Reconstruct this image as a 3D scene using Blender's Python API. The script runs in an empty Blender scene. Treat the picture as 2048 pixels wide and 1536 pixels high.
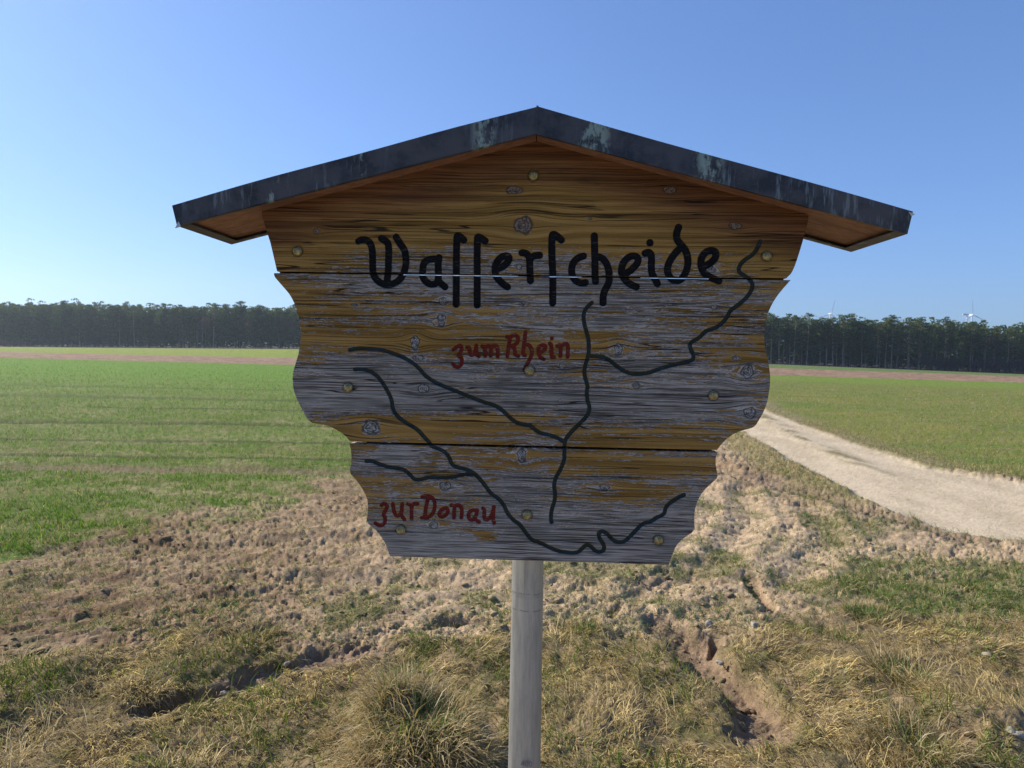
import bpy, math, random
import numpy as np
from mathutils import Matrix, Vector
random.seed(7); rng = np.random.default_rng(7)
sc = bpy.context.scene
# ------------------------------------------------------------------ camera
F = 1420.0; CX, CY = 1024.0, 768.0
H = 1.65
PITCH = math.atan(68/1420.0); ROLL = math.radians(1.03)
fw = np.array([0, math.cos(PITCH), -math.sin(PITCH)])
r0 = np.array([1.0, 0, 0]); u0 = np.array([0, math.sin(PITCH), math.cos(PITCH)])
cr = math.cos(ROLL)*r0 + math.sin(ROLL)*u0
cu = -math.sin(ROLL)*r0 + math.cos(ROLL)*u0
cam_d = bpy.data.cameras.new('camera'); cam = bpy.data.objects.new('camera', cam_d)
sc.collection.objects.link(cam); sc.camera = cam
cam_d.sensor_width = 36; cam_d.lens = F/2048*36; cam_d.clip_end = 6000; cam_d.clip_start = .05
cam.matrix_world = Matrix(((cr[0], cu[0], -fw[0], 0), (cr[1], cu[1], -fw[1], 0), (cr[2], cu[2], -fw[2], H), (0, 0, 0, 1)))
cam_d.dof.use_dof = True; cam_d.dof.focus_distance = 1.78; cam_d.dof.aperture_fstop = 13
# ------------------------------------------------------------------ light
SUN_AZ = math.radians(-64); SUN_EL = math.radians(33)      # azimuth measured from +Y towards +X
w = bpy.data.worlds.new('World'); sc.world = w; w.use_nodes = True
wn = w.node_tree; wn.nodes.clear()
sky = wn.nodes.new('ShaderNodeTexSky'); sky.sky_type = 'NISHITA'; sky.sun_disc = False
sky.sun_elevation = SUN_EL; sky.sun_rotation = SUN_AZ
sky.altitude = 400; sky.air_density = 1.0; sky.dust_density = .9; sky.ozone_density = 2.0
bg = wn.nodes.new('ShaderNodeBackground'); bg.inputs[1].default_value = .13
wo = wn.nodes.new('ShaderNodeOutputWorld')
gm_ = wn.nodes.new('ShaderNodeGamma'); gm_.inputs[1].default_value = .72          # camera-like compression of the clear sky
tn_ = wn.nodes.new('ShaderNodeVectorMath'); tn_.operation = 'MULTIPLY'; tn_.inputs[1].default_value = (.60, .865, 1.35)
wn.links.new(sky.outputs[0], gm_.inputs[0]); wn.links.new(gm_.outputs[0], tn_.inputs[0]); wn.links.new(tn_.outputs[0], bg.inputs[0])
wn.links.new(bg.outputs[0], wo.inputs[0])
sl = bpy.data.lights.new('sun', 'SUN'); sl.energy = 5.0; sl.angle = math.radians(.53); sl.color = (1, .93, .80)
so = bpy.data.objects.new('sun', sl); sc.collection.objects.link(so)
sdir = Vector((math.sin(SUN_AZ)*math.cos(SUN_EL), math.cos(SUN_AZ)*math.cos(SUN_EL), math.sin(SUN_EL)))
so.rotation_euler = sdir.to_track_quat('Z', 'Y').to_euler(); so.location = (-6, 4, 8)
vs = sc.view_settings; vs.view_transform = 'Standard'; vs.look = 'None'; vs.exposure = 0.60; vs.gamma = 1; vs.use_curve_mapping = False
sc.cycles.max_bounces = 5; sc.cycles.volume_bounces = 0; sc.cycles.transparent_max_bounces = 4
sc.cycles.caustics_reflective = False; sc.cycles.caustics_refractive = False
# ------------------------------------------------------------------ helpers
def ray(x, y):
    x = np.asarray(x, float); y = np.asarray(y, float)
    return fw + ((x-CX)/F)[..., None]*cr - ((y-CY)/F)[..., None]*cu
CAMP = np.array([0, 0, H])
def tag(o, label=None, cat=None, group=None, kind=None):
    if label: o['label'] = label
    if cat: o['category'] = cat
    if group: o['group'] = group
    if kind: o['kind'] = kind
    return o
def link(o, parent=None):
    sc.collection.objects.link(o)
    if parent is not None: o.parent = parent
    return o
def empty(name, loc):
    o = bpy.data.objects.new(name, None); o.location = loc; o.empty_display_size = .1
    return link(o)
def new_mesh(name, V, faces, smooth=False):
    """V (n,3); faces (m,3|4) array or python list"""
    me = bpy.data.meshes.new(name)
    V = np.asarray(V, np.float32)
    if isinstance(faces, np.ndarray):
        k = faces.shape[1]; m = len(faces)
        me.vertices.add(len(V)); me.vertices.foreach_set('co', V.ravel())
        me.loops.add(m*k); me.loops.foreach_set('vertex_index', faces.astype(np.int32).ravel())
        me.polygons.add(m); me.polygons.foreach_set('loop_start', np.arange(m, dtype=np.int32)*k)
        me.update(calc_edges=True)
    else:
        me.from_pydata(V.tolist(), [], faces)
    if smooth: me.polygons.foreach_set('use_smooth', np.ones(len(me.polygons), bool))
    return me
def fattr(me, name, arr):
    a = me.attributes.new(name, 'FLOAT', 'POINT'); a.data.foreach_set('value', np.asarray(arr, np.float32).ravel())
def cattr(me, name, arr):
    a = me.attributes.new(name, 'FLOAT_COLOR', 'POINT')
    arr = np.asarray(arr, np.float32)
    a.data.foreach_set('color', np.concatenate([arr, np.ones((len(arr), 1), np.float32)], 1).ravel())
def obj(name, me, mat, parent=None, loc=None):
    o = bpy.data.objects.new(name, me)
    if mat is not None and len(me.materials) == 0: me.materials.append(mat)
    if loc is not None: o.location = loc
    return link(o, parent)
def _h(ix, iy, seed):
    with np.errstate(over='ignore'):
        h = (ix.astype(np.int64)*374761393 + iy.astype(np.int64)*668265263 + seed*974634777) & 0xffffffff
        h = ((h ^ (h >> 13))*1274126177) & 0xffffffff
        h = (h ^ (h >> 16)) & 0xffff
    return h/65535.0
def vnoise(x, y, seed=0):
    x0 = np.floor(x); y0 = np.floor(y); fx = x-x0; fy = y-y0
    fx = fx*fx*fx*(fx*(fx*6-15)+10); fy = fy*fy*fy*(fy*(fy*6-15)+10)
    a = _h(x0, y0, seed); b = _h(x0+1, y0, seed); c = _h(x0, y0+1, seed); d = _h(x0+1, y0+1, seed)
    return (a*(1-fx)+b*fx)*(1-fy)+(c*(1-fx)+d*fx)*fy
def fbm(x, y, oct=4, seed=0, gain=.5):
    s = 0; a = 1; t = 0
    for i in range(oct):
        c, sn = math.cos(i*1.1), math.sin(i*1.1)
        f = 2.03**i
        s = s + a*vnoise((x*c-y*sn)*f+i*17.3, (x*sn+y*c)*f-i*9.1, seed+i); t += a; a *= gain
    return s/t
def sstep(x, a, b):
    t = np.clip((x-a)/(b-a), 0, 1); return t*t*(3-2*t)
# --- shader helper
class NT:
    def __init__(s, name):
        s.m = bpy.data.materials.new(name); s.m.use_nodes = True; s.t = s.m.node_tree; s.t.nodes.clear()
        s.out = s.t.nodes.new('ShaderNodeOutputMaterial')
    def n(s, typ, **kw):
        nd = s.t.nodes.new(typ)
        for k, v in kw.items(): setattr(nd, k, v)
        return nd
    def put(s, sock, v):
        if v is None: return
        if isinstance(v, bpy.types.NodeSocket): s.t.links.new(v, sock)
        else:
            if hasattr(sock.default_value, '__len__'):
                v = tuple(v) if hasattr(v, '__len__') else (v, v, v)
                if len(v) == 3 and len(sock.default_value) == 4: v = v+(1,)
            sock.default_value = v
    def math(s, op, a, b=None, clamp=False):
        nd = s.n('ShaderNodeMath', operation=op, use_clamp=clamp); s.put(nd.inputs[0], a)
        if b is not None: s.put(nd.inputs[1], b)
        return nd.outputs[0]
    def attr(s, name, out='Fac'):
        nd = s.n('ShaderNodeAttribute', attribute_name=name); return nd.outputs[out]
    def ms(s, x, a, b, lo=0, hi=1, smooth=True):
        nd = s.n('ShaderNodeMapRange'); nd.interpolation_type = 'SMOOTHSTEP' if smooth else 'LINEAR'
        s.put(nd.inputs[0], x); s.put(nd.inputs[1], a); s.put(nd.inputs[2], b); s.put(nd.inputs[3], lo); s.put(nd.inputs[4], hi)
        return nd.outputs[0]
    def mix(s, f, a, b, mode='MIX'):
        nd = s.n('ShaderNodeMix', data_type='RGBA', blend_type=mode); s.put(nd.inputs[0], f); s.put(nd.inputs[6], a); s.put(nd.inputs[7], b)
        return nd.outputs[2]
    def comb(s, x, y, z):
        nd = s.n('ShaderNodeCombineXYZ'); s.put(nd.inputs[0], x); s.put(nd.inputs[1], y); s.put(nd.inputs[2], z); return nd.outputs[0]
    def sep(s, v):
        nd = s.n('ShaderNodeSeparateXYZ'); s.put(nd.inputs[0], v); return nd.outputs
    def noise(s, vec, scale=1, detail=3, rough=.55, dist=0):
        nd = s.n('ShaderNodeTexNoise'); s.put(nd.inputs['Vector'], vec); nd.inputs['Scale'].default_value = scale
        nd.inputs['Detail'].default_value = detail; nd.inputs['Roughness'].default_value = rough; nd.inputs['Distortion'].default_value = dist
        return nd.outputs[0]
    def pos(s): return s.n('ShaderNodeNewGeometry').outputs['Position']
    def obj(s): return s.n('ShaderNodeTexCoord').outputs['Object']
    def bump(s, h, strength=.5, dist=.001, normal=None):
        nd = s.n('ShaderNodeBump'); s.put(nd.inputs['Strength'], strength); nd.inputs['Distance'].default_value = dist
        s.put(nd.inputs['Height'], h)
        if normal is not None: s.put(nd.inputs['Normal'], normal)
        return nd.outputs[0]
    def pbr(s, col, rough=.8, metal=0, normal=None, spec=.5):
        b = s.n('ShaderNodeBsdfPrincipled'); s.put(b.inputs['Base Color'], col); s.put(b.inputs['Roughness'], rough)
        s.put(b.inputs['Metallic'], metal); s.put(b.inputs['Specular IOR Level'], spec)
        if normal is not None: s.put(b.inputs['Normal'], normal)
        s.t.links.new(b.outputs[0], s.out.inputs[0]); return b
# ------------------------------------------------------------------ terrain
TT = np.array([-.72, -.306, .363, .72]); TY = np.array([20, 72, 130, 262.])
TZ = np.array([[0, 0, 0, 0], [.17, -.16, -.57, -1.05], [-.26, -.46, -.79, -1.66], [-.7, .62, -1.65, -3.6]])
def terr(X, Y):
    X = np.asarray(X, float); Y = np.asarray(Y, float)
    t = X/np.maximum(Y, 20)
    zs = [np.interp(t, TT, TZ[i]) for i in range(4)]
    z = np.zeros_like(t)
    for i in range(3):
        f = np.clip((Y-TY[i])/(TY[i+1]-TY[i]), 0, 1); f = f*f*(3-2*f)*.5+f*.5
        z = z + f*(zs[i+1]-zs[i])
    return z
def seg_dist(X, Y, pts):
    """distance to polyline and parameter 0..1 along it"""
    best = np.full(np.shape(X), 1e9); par = np.zeros(np.shape(X)); n = len(pts)-1
    for i in range(n):
        ax, ay = pts[i]; bx, by = pts[i+1]; dx, dy = bx-ax, by-ay
        t = np.clip(((X-ax)*dx+(Y-ay)*dy)/(dx*dx+dy*dy+1e-12), 0, 1)
        d = np.hypot(X-ax-t*dx, Y-ay-t*dy); m = d < best
        best = np.where(m, d, best); par = np.where(m, (i+t)/n, par)
    return best, par
# road: near edge and far edge as X(Y) / general polygon
ROAD = [(13.3, 75), (11.2, 60), (8.0, 30), (6.1, 20.6), (5.0, 15), (4.43, 10.9), (4.15, 8.2), (4.2, 6.75), (4.55, 6.35), (6, 5.95), (10, 5.5), (24, 5.0),
        (24, 8.0), (12, 8.3), (8.3, 8.7), (6.95, 9.5), (6.3, 10.65), (6.6, 13.9), (7.45, 20.6), (9.7, 30), (13.1, 60), (15.3, 75)]
def poly_sd(X, Y, poly):
    """signed distance, negative inside"""
    d = np.full(np.shape(X), 1e9); ins = np.zeros(np.shape(X), bool)
    n = len(poly)
    for i in range(n):
        ax, ay = poly[i]; bx, by = poly[(i+1) % n]; dx, dy = bx-ax, by-ay
        t = np.clip(((X-ax)*dx+(Y-ay)*dy)/(dx*dx+dy*dy), 0, 1)
        d = np.minimum(d, np.hypot(X-ax-t*dx, Y-ay-t*dy))
        c = ((ay > Y) != (by > Y)) & (X < (bx-ax)*(Y-ay)/((by-ay) if by != ay else 1e-9)+ax)
        ins ^= c
    return np.where(ins, -d, d)
CROPB = [(-12, 5.3), (-4.5, 5.8), (-3.5, 6.0), (-3.0, 6.5), (-2.6, 7.2), (-2.3, 8.3), (-1.9, 9.8), (-1, 11.6), (1.5, 13.5), (3.5, 15.5), (6, 19), (12, 40)]
def masks(X, Y):
    """surface cover as fractions: dict of arrays"""
    n1 = fbm(X*1.3, Y*1.3, 4, 11)-.5; n2 = fbm(X*5, Y*5, 3, 23)-.5; n3 = fbm(X*.35, Y*.35, 3, 5)-.5
    rd = poly_sd(X, Y, ROAD) + n2*.16+.10*n1
    road = 1-sstep(rd, -.06, .10)
    # crop left of the road beyond the headland
    cb = np.interp(X, [p[0] for p in CROPB], [p[1] for p in CROPB])
    crop = sstep(Y-cb+n1*3.2+n2*3.4, -1.4, 1.1)
    right = sstep(poly_sd(X, Y, [(4.6, 11.0), (6.6, 10.3), (7.3, 9.65), (8.6, 9.0), (12, 8.6), (40, 8.2), (400, 8.2), (400, 120), (15.2, 75), (13, 60), (9.6, 30), (7.4, 20.6), (6.5, 14)])+n2*.4, .25, -.25)
    verge = 1-sstep(Y+n1*.8+n2*.6-.45*sstep(X, 1.2, 2.4)+.25*sstep(-X, .2, 1.2), 3.9, 4.2)
    tuft = sstep(n1*1.2+n2*.8-.12*sstep(-X, -.5, .8)+.30*sstep(X, 1.5, 2.6)*(1-sstep(Y, 6.8, 8.2))-.12*sstep(np.abs(X), 0, 3)*0, .16, .40)
    # grassy strip along the near road edge
    strip = sstep(X+n1*.5, 0, .1)*0
    nearedge = np.interp(Y, [6.3, 8.2, 10.9, 15, 20, 40], [4.3, 4.15, 4.43, 5.0, 6.0, 9.0])
    dxe = nearedge-X
    strip = sstep(dxe+n2*.5, -.1, .05)*(1-sstep(dxe+n1*.9, .55, .95))*sstep(Y, 7.0, 8.6)
    b1 = Y-(72+.2*X+n2*1.5); b2 = Y-(128+.1*X+n2*3)
    stub = sstep(b1, -.8, .8)*(1-sstep(b2, -1, 1))
    far = sstep(b2, -1, 1)
    return dict(road=road, crop=crop, right=right, verge=verge, tuft=tuft, strip=strip, stub=stub, far=far, rd=rd, n1=n1, n2=n2, n3=n3)
GULLY = [([(.97, 4.3), (1.0, 4.05), (1.1, 3.72), (1.17, 3.5), (1.2, 3.25), (1.1, 3.0)], .115, .12),
         ([(-1.66, 3.14), (-1.5, 3.24), (-1.40, 3.38)], .075, .13),
         ([(-1.36, 3.42), (-1.15, 3.62), (-.8, 3.82)], .11, .045),
         ([(-.16, 3.12), (-.09, 2.95), (-.05, 2.7)], .08, .15),
         ([(-.66, 3.02), (-.60, 2.85), (-.6, 2.6)], .05, .12),
         ([(1.78, 5.15), (1.70, 4.85), (1.66, 4.45)], .045, .05),
         ([(.7, 4.55), (.62, 4.35)], .03, .03),
         ([(1.15, 4.06), (1.2, 4.0)], .06, .12),
         ([(1.84, 3.06), (1.95, 2.93)], .07, .11),
         ([(3.1, 11.9), (3.0, 10.6), (3.1, 9.3), (3.5, 8.2)], .16, .03),
         ([(-.12, 4.22), (-.3, 4.28), (-.42, 4.2)], .035, .05)]
def gmask(X, Y):
    g = np.zeros_like(X); z = np.zeros_like(X)
    wx = X+(vnoise(X*7, Y*7, 61)-.5)*.10; wy = Y+(vnoise(X*7, Y*7, 62)-.5)*.10
    for pts, wd, dep in GULLY:
        d, p = seg_dist(wx, wy, pts)
        # steep bank on the left, soft on the right
        prof = 1-sstep(d, wd*.55, wd*1.35)
        endf = .35+.65*np.clip(np.minimum(p, 1-p)*5, 0, 1)
        z -= dep*prof*endf; g = np.maximum(g, prof)
    return g, z
TYRE = [(3.35, 9.7), (3.55, 8.5), (3.78, 7.6), (4.02, 6.9), (4.15, 6.35)]
MOUND = [(-.34, 2.74, .29, .20), (-.52, 2.95, .16, .10), (2.15, 3.15, .25, .08), (1.75, 3.5, .2, .05), (-2.2, 3.3, .3, .05), (.35, 3.2, .3, .05)]
def height(X, Y, M=None):
    X = np.asarray(X, float); Y = np.asarray(Y, float)
    if M is None: M = masks(X, Y)
    z = terr(X, Y)
    near = 1-sstep(Y, 16, 40)
    soil = np.clip(1-M['road'], 0, 1)*(1-.75*M['verge'])*(1-.55*M['crop'])*(1-.75*M['right'])
    # diagonal weathered clods
    a = math.radians(25); ux = X*math.cos(a)+Y*math.sin(a); uy = -X*math.sin(a)+Y*math.cos(a)
    wx = (fbm(X*6, Y*6, 2, 71)-.5)*.35
    big = fbm(ux*5+wx*3, uy*9+wx*3, 3, 31)
    med = 1-np.abs(2*fbm(ux*13+wx*5, uy*19, 2, 37)-1)*1.6
    cl = np.maximum(vnoise(ux*24+wx*8, uy*34, 41)-.45, 0)**1.2
    cl2 = np.maximum(vnoise(ux*55, uy*75, 43)-.4, 0)
    cldens = sstep(fbm(X*1.1, Y*1.1, 2, 44), .30, .62)
    ampn = (.35+.65*cldens)*(1-.38*sstep(X, -.4, .9)*(1-sstep(Y, 8.5, 10)))
    pit = np.maximum(fbm(ux*20+wx*6, uy*31, 3, 47)-.56, 0)*.13+np.maximum(vnoise(ux*38+wx*9, uy*52, 48)-.74, 0)*.06
    crumb = fbm(ux*27+wx*8, uy*40, 4, 49, .62)-.5
    sel = np.maximum(vnoise(ux*8+5, uy*10, 45)-.55, 0)*2.2
    d = -pit*(.35+.9*ampn)+(big-.5)*.05+crumb*.042*ampn+(np.maximum(med, 0)*.010+cl*.030*sel)*ampn
    # shallow wheel ruts and drag marks crossing the headland
    for pts_, wd_, dp_ in (([(-4.5, 5.2), (-1.5, 5.9), (1.2, 7.2), (2.6, 9.2)], .16, .035), ([(.9, 4.7), (1.7, 5.6), (2.4, 7.0), (2.9, 8.8)], .13, .04), ([(2.0, 5.0), (2.9, 6.3), (3.3, 7.8)], .12, .03), ([(-3.2, 4.75), (-1.2, 4.95), (.6, 4.8)], .10, .03)):
        dd_, _p = seg_dist(X+wx*.15, Y, pts_); d = d-dp_*np.exp(-(dd_/wd_)**2)+dp_*.5*np.exp(-((dd_-wd_*1.9)/(wd_*.6))**2)
    z = z+d*soil*near*.9
    z = z+(fbm(X*4, Y*4, 3, 51)-.5)*.07*M['verge']+(fbm(X*16, Y*16, 2, 52)-.5)*.03*M['verge']
    z = z+(M['n3'])*.10*near*(1-M['road'])
    # road slightly sunk with two wheel tracks
    ne = np.interp(Y, [6.3, 8.2, 10.9, 15, 20, 40, 60], [4.3, 4.15, 4.43, 5.0, 6.0, 9.0, 11.2]); mid = (X-ne-.95)
    crown = .03*np.exp(-(mid/.28)**2)*sstep(Y, 9, 11)
    z = z+M['road']*(-.035+crown*M['road']+(fbm(X*8, Y*8, 2, 53)-.5)*.005)
    # tramlines across the crop
    for ty in (9.3, 15.0, 22.0, 27.0):
        z = z-.05*np.exp(-((Y-ty-.03*X-M['n1']*.3)/.22)**2)*(X < 2)*M['crop']
    g, gz = gmask(X, Y); z = z+gz+g*(fbm(X*34, Y*34, 3, 57)-.5)*.022*near
    for mx, my, mr, mh in MOUND:
        z = z+mh*np.exp(-(((X-mx)**2+(Y-my)**2)/mr**2)**1.6)
    # tyre print beside the road
    dt, pr = seg_dist(X, Y, TYRE); m_ = 1-sstep(dt, .10, .16)
    z = z-m_*(.018+.022*(np.sin(pr*7.2*2*math.pi/.17+np.where(dt > .05, 1.3, 0)) > -.1))
    # berm along the plough edge right of the board
    d1, _ = seg_dist(X, Y, [(3.45, 12.5), (3.35, 10.6), (3.45, 9.3), (3.8, 8.3)])
    z = z+.015*np.exp(-(d1/.22)**2)
    return z
def lerp(a, b, f):
    return a*(1-f[..., None])+np.asarray(b)*f[..., None]
def ground_colour(X, Y, M):
    n = X.shape
    g, _ = gmask(X, Y)
    f1 = fbm(X*9, Y*9, 3, 81); f2 = fbm(X*40, Y*40, 2, 83); f3 = fbm(X*.8, Y*.8, 3, 85)
    soil_l = np.array([.44, .32, .20]); soil_d = np.array([.18, .112, .060])
    left = 1-sstep(X+f3*1.5, -1.8, 1.2)
    c = lerp(np.broadcast_to(soil_l, n+(3,)), soil_d, np.clip(.70*left+.95*(f3-.42)+(f1-.5)*.8+.5*np.exp(-(((X-3.1)/.9)**2+((Y-9.8)/2.2)**2)), 0, 1))
    c = lerp(c, [.15, .14, .06], np.clip(M['tuft']*.6, 0, 1))
    gap = sstep(fbm(X*1.1, Y*2.6, 3, 113)+.012*np.clip(Y-8, 0, 12), .37, .46)
    c = lerp(c, [.090, .155, .016], np.clip(M['crop']*(.62+.7*(f1-.3))*(.72+.28*gap), 0, .94))
    for ty, wd in ((9.3, .24), (15.0, .26), (22.0, .34), (27.0, .3), (10.4, .14), (12.2, .12), (18.4, .15), (33, .4), (41, .5), (50, .6)):
        tm = np.exp(-((Y-ty-.03*X-M['n1']*.15)/wd)**2)*(X < 3)*np.clip(.65+1.2*(f1-.2), 0, 1)
        c = lerp(c, [.055, .06, .02] if wd != .24 else [.20, .14, .09], np.clip(tm*M['crop']*1.0, 0, 1))
    farfield = sstep(Y, 14, 45)*(1-M['right'])
    c = lerp(c, [.120, .215, .022], farfield*.95*M['crop'])
    rc = lerp(np.broadcast_to(np.array([.175, .175, .040]), n+(3,)), [.115, .16, .028], np.clip((fbm(X*.5, Y*2.2, 4, 91)-.35)*2.5, 0, 1))
    rc = lerp(rc, [.21, .165, .09], np.clip((f1-.52)*2.2, 0, .7))
    rc = lerp(rc, [.15, .22, .028], sstep(Y, 50, 66)*.7)
    rc = lerp(rc, [.24, .18, .11], np.clip(sstep(M['rd'], 1.1, .15)*(.4+1.6*(f1-.3)), 0, .9)*(Y < 40))
    c = lerp(c, rc, M['right'])
    c = lerp(c, [.22, .18, .07], M['strip']*.6)
    vc = lerp(np.broadcast_to(np.array([.20, .145, .075]), n+(3,)), [.085, .085, .025], np.clip((f1-.35)*2, 0, 1))
    c = lerp(c, vc, M['verge']*.85)
    c = lerp(c, [.22, .15, .10], g*(Y < 7)*.85)
    dt, _ = seg_dist(X, Y, TYRE); c = lerp(c, [.20, .145, .10], (1-sstep(dt, .1, .3))*.7)
    # road: pale packed sand and gravel, grassy crown
    ne = np.interp(Y, [6.3, 8.2, 10.9, 15, 20, 40, 60], [4.3, 4.15, 4.43, 5.0, 6.0, 9.0, 11.2]); mid = (X-ne-.98)
    roadc = lerp(np.broadcast_to(np.array([.54, .435, .30]), n+(3,)), [.44, .35, .235], np.clip((fbm(X*3, Y*1.2, 3, 95)-.35)*2.2, 0, 1))
    cr_ = np.exp(-(mid/.20)**2)*sstep(Y, 9.2, 11)*np.clip((fbm(X*5, Y*1.5, 3, 96)-.40)*4, 0, 1)
    roadc = lerp(roadc, [.17, .14, .06], cr_*.9)
    c = lerp(c, roadc, M['road'])
    st = lerp(np.broadcast_to(np.array([.30, .195, .125]), n+(3,)), [.20, .12, .08], np.clip((fbm(X*1.2, Y*.5, 3, 97)-.3)*2, 0, 1))
    c = lerp(c, st, M['stub'])
    fr = lerp(np.broadcast_to(np.array([.20, .24, .03]), n+(3,)), [.11, .16, .04], sstep(X, -60, 60))
    fr = lerp(fr, [.20, .15, .09], sstep(Y-(232-.12*X), 0, 8)*.8)
    c = lerp(c, fr, M['far'])
    # needle litter under the trees
    c = lerp(c, [.05, .04, .025], sstep(Y-(252-.14*X), 0, 4))
    c = c*(.82+.36*f2)[..., None]
    return np.clip(c, 0, 1)
# ground material
def ground_mat():
    s = NT('field_ground'); p = s.pos()
    col = s.attr('Col', 'Color')
    a = s.noise(p, 70, 4, .65); b = s.noise(p, 14, 4, .6); c = s.noise(p, 260, 2, .6)
    f = s.math('ADD', s.math('MULTIPLY', a, .55), s.math('ADD', s.math('MULTIPLY', b, .55), s.math('MULTIPLY', c, .35)))
    k = s.ms(f, .50, .95, s.attr('klo'), s.attr('khi'), False)
    c2 = s.mix(1, col, k, 'MULTIPLY')
    # pale stray grit
    gr = s.ms(s.noise(p, 190, 1, .5), .70, .76, 0, .35)
    c2 = s.mix(gr, c2, (.42, .36, .28))
    h = s.math('ADD', s.math('MULTIPLY', a, .6), s.math('ADD', s.math('MULTIPLY', b, .9), s.math('MULTIPLY', c, .2)))
    s.pbr(c2, .95, 0, s.bump(h, .7, .02), .12)
    return s.m
GM = ground_mat()
# fan of rows that get coarser with distance
dys = np.concatenate([np.arange(976, 500, -6.0), np.arange(500, 24, -1.2), np.arange(24, 4, -.45)])
Ys = np.concatenate([1.65*710/dys, [330, 390, 470, 600, 800, 1100, 1600, 2400]])
ts = np.concatenate([np.arange(-1.6, -.80, .02), np.linspace(-.80, .80, 820), np.arange(.82, 1.61, .02)])
T2, Y2 = np.meshgrid(ts, Ys); X2 = T2*Y2
def build_ground():
    M = masks(X2, Y2); Z = height(X2, Y2, M); C = ground_colour(X2, Y2, M)
    nr, nc = X2.shape
    idx = np.arange(nr*nc).reshape(nr, nc)
    q = np.stack([idx[:-1, :-1], idx[:-1, 1:], idx[1:, 1:], idx[1:, :-1]], -1).reshape(-1, 4)
    V = np.stack([X2, Y2, Z], -1).reshape(-1, 3); Cf = C.reshape(-1, 3)
    def mf(a): return a.reshape(-1)[q].mean(1)
    road = mf(M['road']) > .5; stub = (mf(M['stub']) > .5) & ~road; rt = (mf(M['right']) > .5) & ~road & ~stub & (mf(Y2) < 140)
    far = (mf(M['far']) > .5) & ~road
    crop = (mf(M['crop']) > .5) & ~road & ~stub & ~rt & ~far
    rest = ~(road | stub | rt | far | crop)
    for nm, m in (('dirt_road', road), ('stubble_field', stub), ('meadow', rt), ('far_field', far), ('crop_field', crop), ('ground', rest)):
        f = q[m]; u, inv = np.unique(f, return_inverse=True)
        me = new_mesh(nm, V[u], inv.reshape(-1, 4), True); cattr(me, 'Col', Cf[u]); rdv = M['road'].reshape(-1)[u]; fattr(me, 'klo', (.42+.44*rdv)); fattr(me, 'khi', 1.5-.38*rdv)
        tag(obj(nm, me, GM), kind='structure')
    # coarse land around it
    xs = np.concatenate([[-2500, -1500, -900, -500, -300, -180, -100, -60, -30], np.arange(-20, 21, 2.5), [30, 60, 100, 180, 300, 500, 900, 1500, 2500]])
    ys = np.concatenate([[-1200, -600, -250, -100, -40, -20, -10, -5, -2, 0, .8, 1.15], [2, 4, 8, 16, 30, 60, 110, 180, 262, 400, 700, 1100, 1600, 2600]])
    gx, gy = np.meshgrid(xs, ys); gz = terr(gx, gy)-.3*(gy > 1.3)*(np.abs(gx) < 1.7*np.maximum(gy, .1))
    far_ = np.abs(gx) > 1.5*np.maximum(gy, .1)
    ii = np.arange(gx.size).reshape(gx.shape)
    qq = np.stack([ii[:-1, :-1], ii[:-1, 1:], ii[1:, 1:], ii[1:, :-1]], -1).reshape(-1, 4)
    keep = far_.reshape(-1)[qq].any(1) | (gy.reshape(-1)[qq].max(1) < 2.5)
    qq = qq[keep]
    me = new_mesh('outer_land', np.stack([gx, gy, gz-.06], -1).reshape(-1, 3), qq, True)
    lc = np.tile([.13, .16, .05], (gx.size, 1)); nearc = (np.hypot(gx, gy).reshape(-1) < 9); lc[nearc] = [.42, .34, .23]
    cattr(me, 'Col', lc); fattr(me, 'klo', np.full(len(lc), .5)); fattr(me, 'khi', np.full(len(lc), 1.45))
    tag(obj('outer_land', me, GM), kind='structure')
build_ground()
# ------------------------------------------------------------------ the sign board
PSI = math.radians(2.5)
BU = np.array([math.cos(PSI), -math.sin(PSI), 0]); BW = np.array([math.sin(PSI), math.cos(PSI), 0]); BV = np.array([0, 0, 1.])
BO = np.array([0, 1.75, 0])
def px2b(x, y, wz=0.0):
    """photo pixel -> (u, v) on the plane parallel to the board at depth wz"""
    r = ray(x, y); o = BO+BW*wz
    t = ((o-CAMP)@BW)/(r@BW)
    P = CAMP+r*t[..., None]-BO
    return P@BU, P@BV
def P2b(pts, wz=0.0):
    a = np.array(pts, float); u, v = px2b(a[:, 0], a[:, 1], wz); return np.stack([u, v], 1)
sign = empty('wooden_sign', tuple(BO+BU*0.05+BW*.1))
tag(sign, 'weathered wooden sign under a small metal roof on a grey post, rivers carved on it', 'sign')
SIGN_M = Matrix(((BU[0], BW[0], 0, BO[0]), (BU[1], BW[1], 0, BO[1]), (0, 0, 1, 0), (0, 0, 0, 1)))   # local (u, w, v)
def sobj(name, me, mat, parent=None):
    """mesh given in (u, w, v) board coordinates"""
    o = obj(name, me, mat, None)
    o.parent = parent if parent is not None else sign
    o.matrix_world = SIGN_M
    if parent is None: o.matrix_parent_inverse = Matrix.Translation(sign.location).inverted()
    else: o.matrix_parent_inverse = Matrix.Identity(4); o.matrix_basis = Matrix.Identity(4)
    if parent is None: o.matrix_basis = SIGN_M
    return o
def z1(p): return [(x/8.535+700, y/8.535+440) for x, y in p]
def z2(p): return [(x/8.083+880, y/8.083+440) for x, y in p]
def z3(p): return [(x/8.085+1080, y/8.085+440) for x, y in p]
def z4(p): return [(x/7.314+1270, y/7.314+440) for x, y in p]
def a3(p): return [(x/3.938+560, y/3.938+530) for x, y in p]
def a4(p): return [(x/3.793+1060, y/3.793+530) for x, y in p]
def a5(p): return [(x/5.12+680, y/5.12+860) for x, y in p]
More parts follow.
